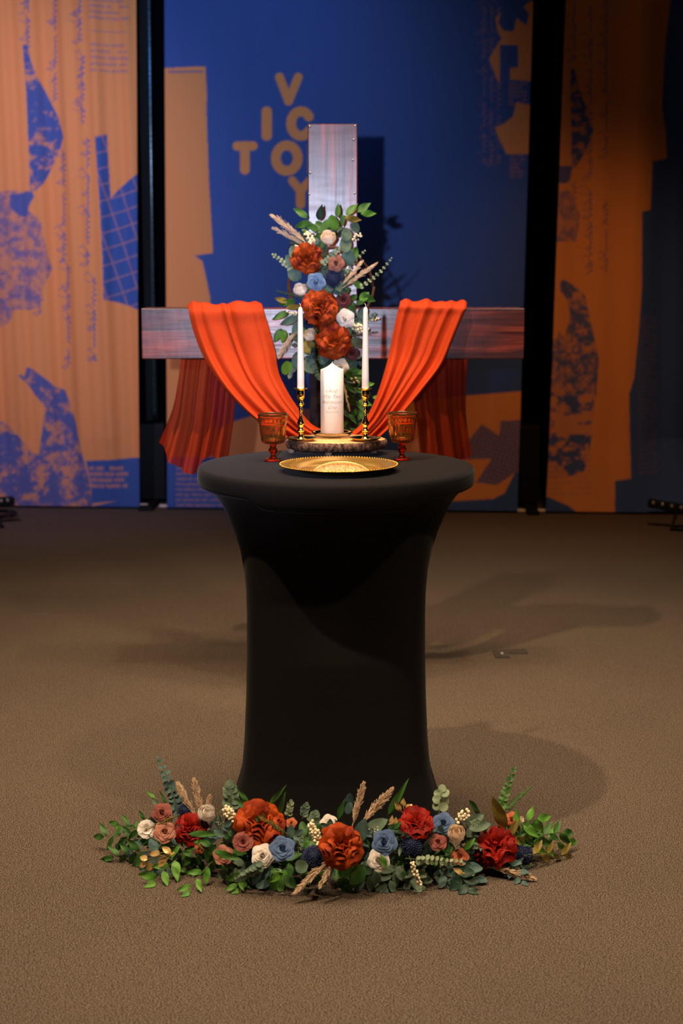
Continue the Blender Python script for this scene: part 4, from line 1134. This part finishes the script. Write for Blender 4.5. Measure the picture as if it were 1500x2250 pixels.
# greenery called out one by one: (tip x, tip y, base x, base y, width px, shape, colour)
for i, (tx, ty, bx, by, w, sh, m) in enumerate([
        (644,456,676,478,8,'point','green'), (707,450,699,484,8.5,'point','dark'), (744,446,740,478,7,'point','green'), (786,444,760,474,9,'point','green'),
        (815,444,784,466,9,'point','green'), (829,468,792,470,8,'point','bright'), (645,499,681,488,8.5,'point','green'), (668,497,698,500,7,'point','green'),
        (703,512,724,482,10,'point','green'), (727,473,736,506,13,'oval','bright'), (796,484,756,478,8,'point','olive'), (752,500,752,470,6,'point','green'),
        (762,500,760,530,12,'oval','sage'), (760,515,758,556,13,'oval','sage'), (786,512,774,486,10,'oval','sage'), (764,545,766,585,15,'oval','euc'), (780,540,772,576,12,'oval','green'),
        (640,540,655,572,13,'oval','sage'), (628,560,652,590,12,'oval','euc'), (632,596,662,612,14,'oval','euc'), (601,654,634,664,7,'point','olive'), (606,670,650,660,8,'point','green'),
        (597,702,634,684,8,'point','green'), (612,714,655,696,10,'point','euc'), (601,752,618,722,9,'point','green'), (620,756,624,724,8,'point','bright'), (640,732,660,708,10,'point','euc'),
        (700,762,664,752,9,'point','olive'), (682,776,664,758,10,'point','olive'), (672,672,628,676,6,'lance','olive'), (806,760,770,748,12,'point','sage'), (792,740,764,760,9,'point','olive'),
        (826,662,796,650,9,'point','green'), (812,640,790,660,10,'point','bright'), (802,632,776,622,8,'point','bright'), (760,640,738,642,11,'round','euc'), (742,650,764,652,10,'round','euc'),
        (733,626,716,634,11,'round','euc'), (746,640,742,612,9,'round','sage'), (618,822,640,796,13,'oval','bright'), (646,812,660,780,13,'oval','euc'), (690,820,668,790,14,'oval','sage'),
        (702,800,720,772,14,'oval','euc'), (660,770,646,800,10,'oval','dark'), (788,700,806,676,9,'round','euc'), (744,590,752,612,9,'point','dark')]):
    A = S(bx, by, rnd.uniform(-0.03, 0.0)); B = S(tx, ty, rnd.uniform(-0.045, 0.0))
    single(sp, A, B, w*5.4/F, sh, m, 300+i)
leafy(sp, S(700, 505, -0.01), S(650, 462, -0.01), 'point', 3, 0.03, 0.008, 'green', 21)
leafy(sp, S(770, 640, -0.02), S(859, 568, -0.03), 'round', 9, 0.014, 0.006, 'pale', 22, bow=(0.02, 0, -0.02), name='eucalyptus_sprig', pair=True, taper=0.6)
leafy(sp, S(740, 618, 0.0), S(800, 552, -0.02), 'round', 7, 0.013, 0.006, 'pale', 23, name='eucalyptus_sprig', pair=True, taper=0.5)
leafy(sp, S(660, 605, -0.01), S(601, 560, -0.02), 'round', 7, 0.02, 0.009, 'pale', 24, name='eucalyptus_sprig', pair=True, taper=0.55)
leafy(sp, S(700, 590, -0.045), S(742, 548, -0.05), 'round', 6, 0.018, 0.008, 'pale', 25, name='eucalyptus_sprig', pair=True, taper=0.3)
leafy(sp, S(745, 735, -0.02), S(820, 692, -0.03), 'round', 7, 0.022, 0.010, 'euc', 26, name='eucalyptus_sprig', pair=True, taper=0.4)
leafy(sp, S(660, 780, -0.01), S(636, 828, -0.02), 'round', 8, 0.018, 0.008, 'pale', 27, name='eucalyptus_sprig', pair=True, taper=0.5)
leafy(sp, S(672, 770, 0.0), S(700, 830, -0.02), 'round', 8, 0.02, 0.009, 'euc', 28, name='eucalyptus_sprig', pair=True, taper=0.4)
leafy(sp, S(690, 660, 0.02), S(610, 640, 0.0), 'lance', 26, 0.03, 0.0015, 'dark', 29, name='fern_sprig', pair=True, spread=0.5)
leafy(sp, S(750, 740, 0.02), S(826, 730, 0.0), 'lance', 22, 0.025, 0.0015, 'dark', 30, name='fern_sprig', pair=True, spread=0.5)
# greenery trailing below the beam on the right of the post
for i, (a, b_, n, L, w, m) in enumerate([((748,775),(770,950),9,0.062,0.014,'green'), ((758,790),(798,948),9,0.060,0.014,'green'), ((752,800),(752,945),7,0.055,0.013,'dark'),
                                      ((770,800),(822,880),5,0.055,0.015,'bright'), ((776,860),(822,945),5,0.060,0.016,'bright'), ((745,770),(790,860),7,0.05,0.016,'green')]):
    leafy(sp, S(a[0], a[1], 0.02), S(b_[0], b_[1], 0.02), 'point', n, L, w, m, 60+i, bow=(0, -0.02, 0), taper=0.2)
plume(sp, S(752, 830, 0.0), S(768, 905, -0.01), 0.006, 5, nb=40)
berries(sp, S(770, 832), S(792, 838), 0.012, 9, 0.0045, 7)
# plumes
plume(sp, S(682, 545, 0.0), S(594, 472, -0.01), 0.019, 1, bow=(0, 0, 0.015), nb=150)
plume(sp, S(682, 548, 0.01), S(597, 500, 0.0), 0.015, 2, bow=(0, 0, 0.01), nb=110)
plume(sp, S(745, 634, -0.02), S(798, 572, -0.03), 0.012, 3, nb=90)
plume(sp, S(748, 636, -0.02), S(829, 577, -0.03), 0.013, 4, nb=110)
plume(sp, S(668, 708, 0.0), S(612, 786, -0.02), 0.017, 6, bow=(-0.01, 0, 0.0), nb=140)
berries(sp, S(672, 510, -0.03), S(688, 534, -0.04), 0.013, 26, 0.0048, 1)
berries(sp, S(772, 715, -0.03), S(806, 728, -0.04), 0.015, 34, 0.0055, 2)
berries(sp, S(630, 686, -0.02), S(654, 692, -0.02), 0.006, 8, 0.0042, 3)
berries(sp, S(774, 528, -0.02), S(794, 514, -0.02), 0.012, 12, 0.0040, 4, label='small pale buds')
berries(sp, S(648, 540, -0.02), S(658, 552, -0.02), 0.009, 12, 0.0035, 5, m='berry', label='small pale buds')
berries(sp, S(808, 700, -0.02), S(832, 702, -0.02), 0.006, 8, 0.0038, 6, label='small pale buds')
fl = [('peony','rust',673,570,33,-0.05,'peony','rust orange peony'), ('peony','rust',706,674,37,-0.07,'peony','rust orange peony'), ('peony','rust',735,752,38,-0.06,'peony','dark rust peony'),
      ('bud','cream',721,524,23,-0.06,'rose','cream white rose'), ('bud','white',660,638,21,-0.05,'rose','white rose'), ('rose','white',758,700,23,-0.05,'rose','white rose'), ('bud','cream',681,737,20,-0.02,'rose','cream rose'),
      ('rose','light_blue',694,620,23,-0.07,'rose','light blue rose'), ('rose','dusty',738,578,20,-0.05,'rose','dusty pink rose'), ('rose','cream',748,806,20,-0.04,'rose','cream rose'),
      ('thistle','navy',734,609,23,-0.02,'thistle_ball','navy thistle ball'), ('rose','navy_p',676,709,17,-0.03,'rose','navy rose'), ('open','plum',754,660,17,-0.03,'small_flower','plum coloured flower'), ('open','plum',772,777,16,-0.02,'small_flower','plum coloured flower')]
for i, (k, m, x, y, r, o, nm, lb) in enumerate(fl):
    flower(sp, k, m, x, y, r, YS(x, y, o), nm, lb, i+1, tilt=0.28, up=0.05, squash=0.9)

# ------------------------------------------------------------------ garland on the floor
def YG(px, o=0.0): return 3.545+0.25*(abs(px-740)/500.0)**2.2+o
def G(px, py, o=0.0, zmin=0.008):
    p = P(px, py, YG(px, o))
    if p.z < zmin:
        p = FL(px, py, zmin)
    return p
gl = thing('floral_garland', 'long garland of rust peonies, blue roses and greenery lying before the table foot', 'flowers', (TX, YG(740), 0))
rnd = random.Random(31)
for k in range(64):
    px = 330+ (1150-330)*(k+rnd.random())/64; py = rnd.uniform(1845, 1895)
    A = G(px, py, 0.04); sg = rnd.choice((-1, 1)); B = G(px+sg*rnd.uniform(25, 70), rnd.uniform(1800, 1945), rnd.uniform(-0.02, 0.05))
    leafy(gl, A, B, rnd.choice(('point', 'oval', 'oval', 'point')), 6, 0.055, 0.015, rnd.choice(('green', 'dark', 'euc', 'sage', 'green', 'euc')), 500+k, bow=(0, -0.01, 0.015), zmin=0.006)
# low stems reaching out at the front and the ends
ends = [((330,1850),(228,1838),'point',6,.060,.014,'green'), ((340,1870),(245,1885),'point',7,.062,.015,'green'), ((350,1850),(262,1812),'point',5,.055,.012,'green'), ((380,1890),(270,1862),'oval',6,.055,.014,'euc'),
        ((430,1860),(350,1905),'point',6,.062,.015,'green'), ((400,1880),(340,1935),'point',4,.062,.017,'bright'), ((470,1860),(375,1858),'point',6,.055,.014,'bright'), ((470,1890),(415,1955),'point',4,.050,.013,'bright'),
        ((490,1850),(420,1885),'point',6,.052,.014,'green'), ((540,1900),(520,1950),'point',4,.05,.013,'bright'), ((560,1900),(500,1915),'oval',5,.05,.014,'sage'), ((600,1905),(545,1930),'oval',6,.055,.014,'euc'),
        ((640,1900),(590,1945),'oval',4,.05,.013,'euc'), ((640,1905),(610,1935),'oval',3,.045,.014,'bright'), ((600,1880),(690,1925),'point',5,.055,.015,'green'), ((780,1890),(765,1940),'oval',4,.05,.02,'green'),
        ((860,1890),(800,1935),'oval',6,.05,.013,'sage'), ((880,1890),(850,1950),'oval',6,.052,.013,'sage'), ((890,1890),(925,1945),'oval',6,.052,.013,'sage'), ((930,1890),(900,1935),'oval',5,.05,.013,'sage'), ((960,1890),(985,1940),'oval',5,.05,.014,'euc'),
        ((860,1875),(1000,1885),'point',8,.046,.012,'green'), ((980,1890),(1030,1950),'oval',6,.056,.016,'dark'), ((1010,1900),(1040,1935),'oval',5,.056,.016,'euc'), ((1130,1870),(1245,1850),'point',7,.062,.016,'bright'), ((1150,1850),(1235,1830),'point',6,.06,.016,'green'),
        ((1120,1830),(1180,1800),'point',4,.062,.018,'bright'), ((1150,1880),(1240,1880),'point',5,.055,.013,'olive'), ((1080,1890),(1150,1905),'point',6,.04,.008,'euc')]
for i, (a, b_, sh, n, L, w, m) in enumerate(ends):
    leafy(gl, G(a[0], a[1], 0.0, 0.05), G(b_[0], b_[1], -0.02, 0.012), sh, n, L, w, m, 700+i, bow=(0, 0, 0.012), zmin=0.005, taper=0.25)
# single broad leaves
for i, (tx, ty, bx, by, w, sh, m, o) in enumerate([
        (334,1750,356,1788,9,'point','sage',0.06), (349,1735,367,1770,4,'lance','green',0.06), (321,1736,342,1756,5,'point','bright',0.06), (304,1780,318,1802,5,'point','green',0.02),
        (627,1727,591,1768,6,'lance','green',0.07), (627,1743,612,1790,6,'lance','green',0.06), (518,1728,548,1768,6,'point','green',0.09), (514,1752,556,1788,10,'point','green',0.07), (560,1770,540,1800,8,'oval','sage',0.06),
        (756,1756,742,1800,8,'point','green',0.06), (897,1713,852,1790,9,'lance','green',0.07), (768,1745,768,1775,10,'round','euc',0.09), (762,1790,770,1762,9,'round','euc',0.08), (850,1800,800,1830,15,'oval','sage',0.0), (800,1800,790,1850,15,'oval','euc',0.0),
        (1083,1757,1110,1822,15,'oval','olive',0.02), (1188,1846,1124,1848,14,'oval','olive',0.0), (1140,1800,1116,1838,10,'point','olive',0.0), (1064,1790,1020,1812,12,'oval','sage',0.03), (1080,1808,1030,1822,12,'oval','sage',0.0), (1026,1840,1052,1800,13,'oval','sage',0.01),
        (1184,1808,1136,1832,11,'point','bright',0.03), (1180,1812,1150,1840,9,'point','green',0.02), (676,1903,648,1905,15,'round','sage',-0.07), (585,1940,622,1918,9,'point','bright',-0.06), (650,1950,622,1925,12,'oval','green',-0.05),
        (770,1945,800,1900,18,'oval','green',-0.04), (1044,1842,1018,1868,8,'point','bright',-0.02), (848,1910,838,1880,8,'point','bright',-0.09), (528,1890,470,1870,10,'point','green',-0.07), (480,1832,412,1832,8,'point','green',-0.04), (1034,1760,1052,1790,7,'round','green',0.06)]):
    single(gl, G(bx, by, o), G(tx, ty, o-0.01), w*3.6/F, sh, m, 900+i)
# tall sprigs
leafy(gl, G(392, 1800, 0.07), G(350, 1668, 0.10), 'round', 10, 0.026, 0.013, 'euc', 801, bow=(0.012, 0, 0), name='eucalyptus_sprig', pair=True, taper=0.6, spread=1.1, start=0.05)
leafy(gl, G(508, 1790, 0.07), G(505, 1735, 0.09), 'round', 4, 0.030, 0.014, 'sage', 802, name='eucalyptus_sprig', pair=True, taper=0.1)
leafy(gl, G(1095, 1800, 0.05), G(1130, 1690, 0.08), 'round', 9, 0.022, 0.009, 'green', 803, bow=(-0.01, 0, 0.0), name='eucalyptus_sprig', pair=True, taper=0.6)
leafy(gl, G(963, 1795, 0.06), G(970, 1742, 0.08), 'round', 3, 0.026, 0.012, 'pale', 804, name='eucalyptus_sprig', pair=True, taper=0.1, spread=1.0)
leafy(gl, G(630, 1800, 0.07), G(638, 1765, 0.08), 'round', 4, 0.014, 0.006, 'pale', 805, name='eucalyptus_sprig', pair=True, taper=0.2)
leafy(gl, G(664, 1800, 0.07), G(672, 1772, 0.08), 'round', 4, 0.016, 0.007, 'sage', 806, name='eucalyptus_sprig', pair=True, taper=0.2)
leafy(gl, G(686, 1812, 0.06), G(692, 1792, 0.07), 'round', 3, 0.020, 0.010, 'sage', 807, name='eucalyptus_sprig', pair=True, taper=0.2)
leafy(gl, G(590, 1895, -0.08), G(520, 1932, -0.08), 'round', 9, 0.022, 0.011, 'sage', 808, name='eucalyptus_sprig', pair=True, taper=0.5)
leafy(gl, G(890, 1886, -0.06), G(1015, 1896, -0.06), 'round', 10, 0.016, 0.006, 'pale', 809, name='eucalyptus_sprig', pair=True, taper=0.3)
leafy(gl, G(1110, 1905, -0.04), G(1166, 1900, -0.04), 'lance', 7, 0.020, 0.004, 'pale', 810, name='eucalyptus_sprig', pair=True, taper=0.3, zmin=0.006)
leafy(gl, G(1100, 1790, 0.04), G(1162, 1732, 0.08), 'lance', 26, 0.025, 0.0016, 'green', 811, name='fern_sprig', pair=True, spread=0.45)
leafy(gl, G(935, 1845, -0.02), G(870, 1828, -0.02), 'lance', 22, 0.028, 0.0016, 'dark', 812, name='fern_sprig', pair=True, spread=0.45)
leafy(gl, G(635, 1835, -0.06), G(572, 1795, -0.08), 'lance', 26, 0.020, 0.0015, 'olive', 813, name='fern_sprig', pair=True, spread=0.4)
leafy(gl, G(395, 1790, -0.02), G(318, 1826, -0.05), 'lance', 24, 0.022, 0.0014, 'olive', 814, name='fern_sprig', pair=True, spread=0.5)
for (a, b_, n) in (((486,1812),(476,1785),12), ((655,1850),(664,1836),14), ((655,1862),(664,1862),10), ((818,1835),(822,1812),9), ((1040,1812),(1046,1798),12)):
    berries(gl, G(a[0], a[1], -0.03), G(b_[0], b_[1], -0.03), 0.013, n, 0.0018, n, m='pale' if n != 9 else 'berry', label='tiny pale green buds')
# plumes
plume(gl, G(436, 1806, 0.06), G(389, 1720, 0.08), 0.014, 11, nb=130)
plume(gl, G(444, 1800, 0.05), G(426, 1711, 0.08), 0.012, 12, nb=120)
plume(gl, G(448, 1800, 0.05), G(461, 1748, 0.07), 0.008, 13, nb=70)
plume(gl, G(772, 1822, 0.02), G(799, 1719, 0.06), 0.013, 14, nb=140)
plume(gl, G(782, 1822, 0.01), G(863, 1732, 0.05), 0.015, 15, nb=140)
plume(gl, G(745, 1875, -0.05), G(643, 1967, -0.1), 0.013, 16, bow=(0, 0, 0.012), nb=140)
plume(gl, G(745, 1880, -0.05), G(700, 1952, -0.1), 0.010, 17, bow=(0, 0, 0.01), nb=90)
plume(gl, G(1070, 1905, -0.03), G(1177, 1932, -0.08), 0.012, 18, bow=(0, 0, 0.008), nb=140)
berries(gl, G(492, 1776, 0.03), G(518, 1800, 0.02), 0.014, 44, 0.0042, 21)
berries(gl, G(681, 1808, 0.0), G(702, 1852, -0.02), 0.012, 48, 0.0042, 22)
berries(gl, G(1000, 1802, 0.02), G(1030, 1784, 0.02), 0.012, 20, 0.0045, 23)
berries(gl, G(904, 1895, -0.07), G(922, 1943, -0.07), 0.007, 26, 0.0038, 24)
def gs(base, leaves, w, seed, o):
    gold_sprig(gl, G(*base, o), [(G(a[0], a[1], o), G(a[2], a[3], o)) for a in leaves], w, seed)
gs((384, 1874), [(352, 1874, 325, 1877), (324, 1888, 306, 1882), (322, 1896, 304, 1905), (336, 1896, 320, 1915), (344, 1904, 368, 1887), (376, 1874, 354, 1860)], 0.0095, 3, -0.09)
gs((888, 1788), [(880, 1783, 867, 1760), (886, 1772, 886, 1754), (891, 1778, 905, 1767)], 0.0085, 4, 0.05)
gs((852, 1812), [(858, 1812, 862, 1792), (868, 1810, 870, 1796)], 0.007, 5, -0.02)
gs((1018, 1918), [(1022, 1922, 1044, 1920), (1020, 1926, 1040, 1935), (1016, 1920, 996, 1908)], 0.008, 6, -0.07)
fg = [('peony','rust',575,1806,54,0.0,'rust orange peony',.8), ('peony','rust',752,1858,50,-0.07,'rust orange peony',.9), ('peony','red',1088,1856,47,-0.03,'deep red peony',.9), ('peony','red',912,1806,40,0.0,'deep red peony',.6), ('peony','red',415,1822,36,0.0,'deep red peony',.8),
      ('rose','blue',620,1864,33,-0.07,'dusty blue rose',.8), ('rose','blue',844,1850,33,-0.07,'dusty blue rose',.8), ('rose','blue',974,1808,28,0.02,'dusty blue rose',.7),
      ('rose','white',577,1880,30,-0.06,'white rose',.8), ('bud','white',453,1788,28,0.03,'white rose',.9), ('rose','white',831,1889,29,-0.04,'white rose',.8), ('bud','cream',1003,1832,28,-0.02,'cream rose',.9), ('rose','white',722,1808,22,0.03,'white rose',.6), ('open','white',322,1822,22,0.0,'white flower',.8), ('bud','cream',1143,1803,13,0.02,'cream rosebud',.8),
      ('rose','dusty',362,1828,29,-0.04,'dusty pink rose',.8), ('rose','mauve',356,1785,26,0.03,'brownish pink rose',.8), ('open','mauve',534,1850,25,-0.05,'brownish pink open flower',.8), ('rose','dusty',490,1878,26,-0.03,'dusty pink rose',.8),
      ('rose','mauve',962,1850,23,-0.03,'brownish pink rose',.8), ('rose','salmon',1010,1882,23,-0.03,'salmon rose',.8), ('rose','salmon',1124,1800,19,0.02,'salmon rose',.8), ('rose','salmon',640,1808,14,0.04,'salmon rosebud',.8), ('rose','salmon',438,1864,14,-0.01,'salmon rosebud',.8),
      ('thistle','navy',687,1884,29,-0.05,'navy thistle ball',1), ('thistle','navy',903,1856,28,-0.02,'navy thistle ball',1), ('thistle','navy',1144,1877,28,-0.02,'navy thistle ball',1), ('thistle','navy',406,1782,19,0.06,'navy thistle ball',1), ('thistle','navy',526,1800,20,0.06,'navy thistle ball',1)]
NM = {'peony': 'peony', 'rose': 'rose', 'bud': 'rose', 'open': 'small_flower', 'thistle': 'thistle_ball'}
for i, (k, m, x, y, r, o, lb, sq) in enumerate(fg):
    flower(gl, k, m, x, y, r, YG(x, o), NM[k], lb, i+2, tilt=0.25, up=0.30, squash=sq, zmin=r*3.6/F*0.85)
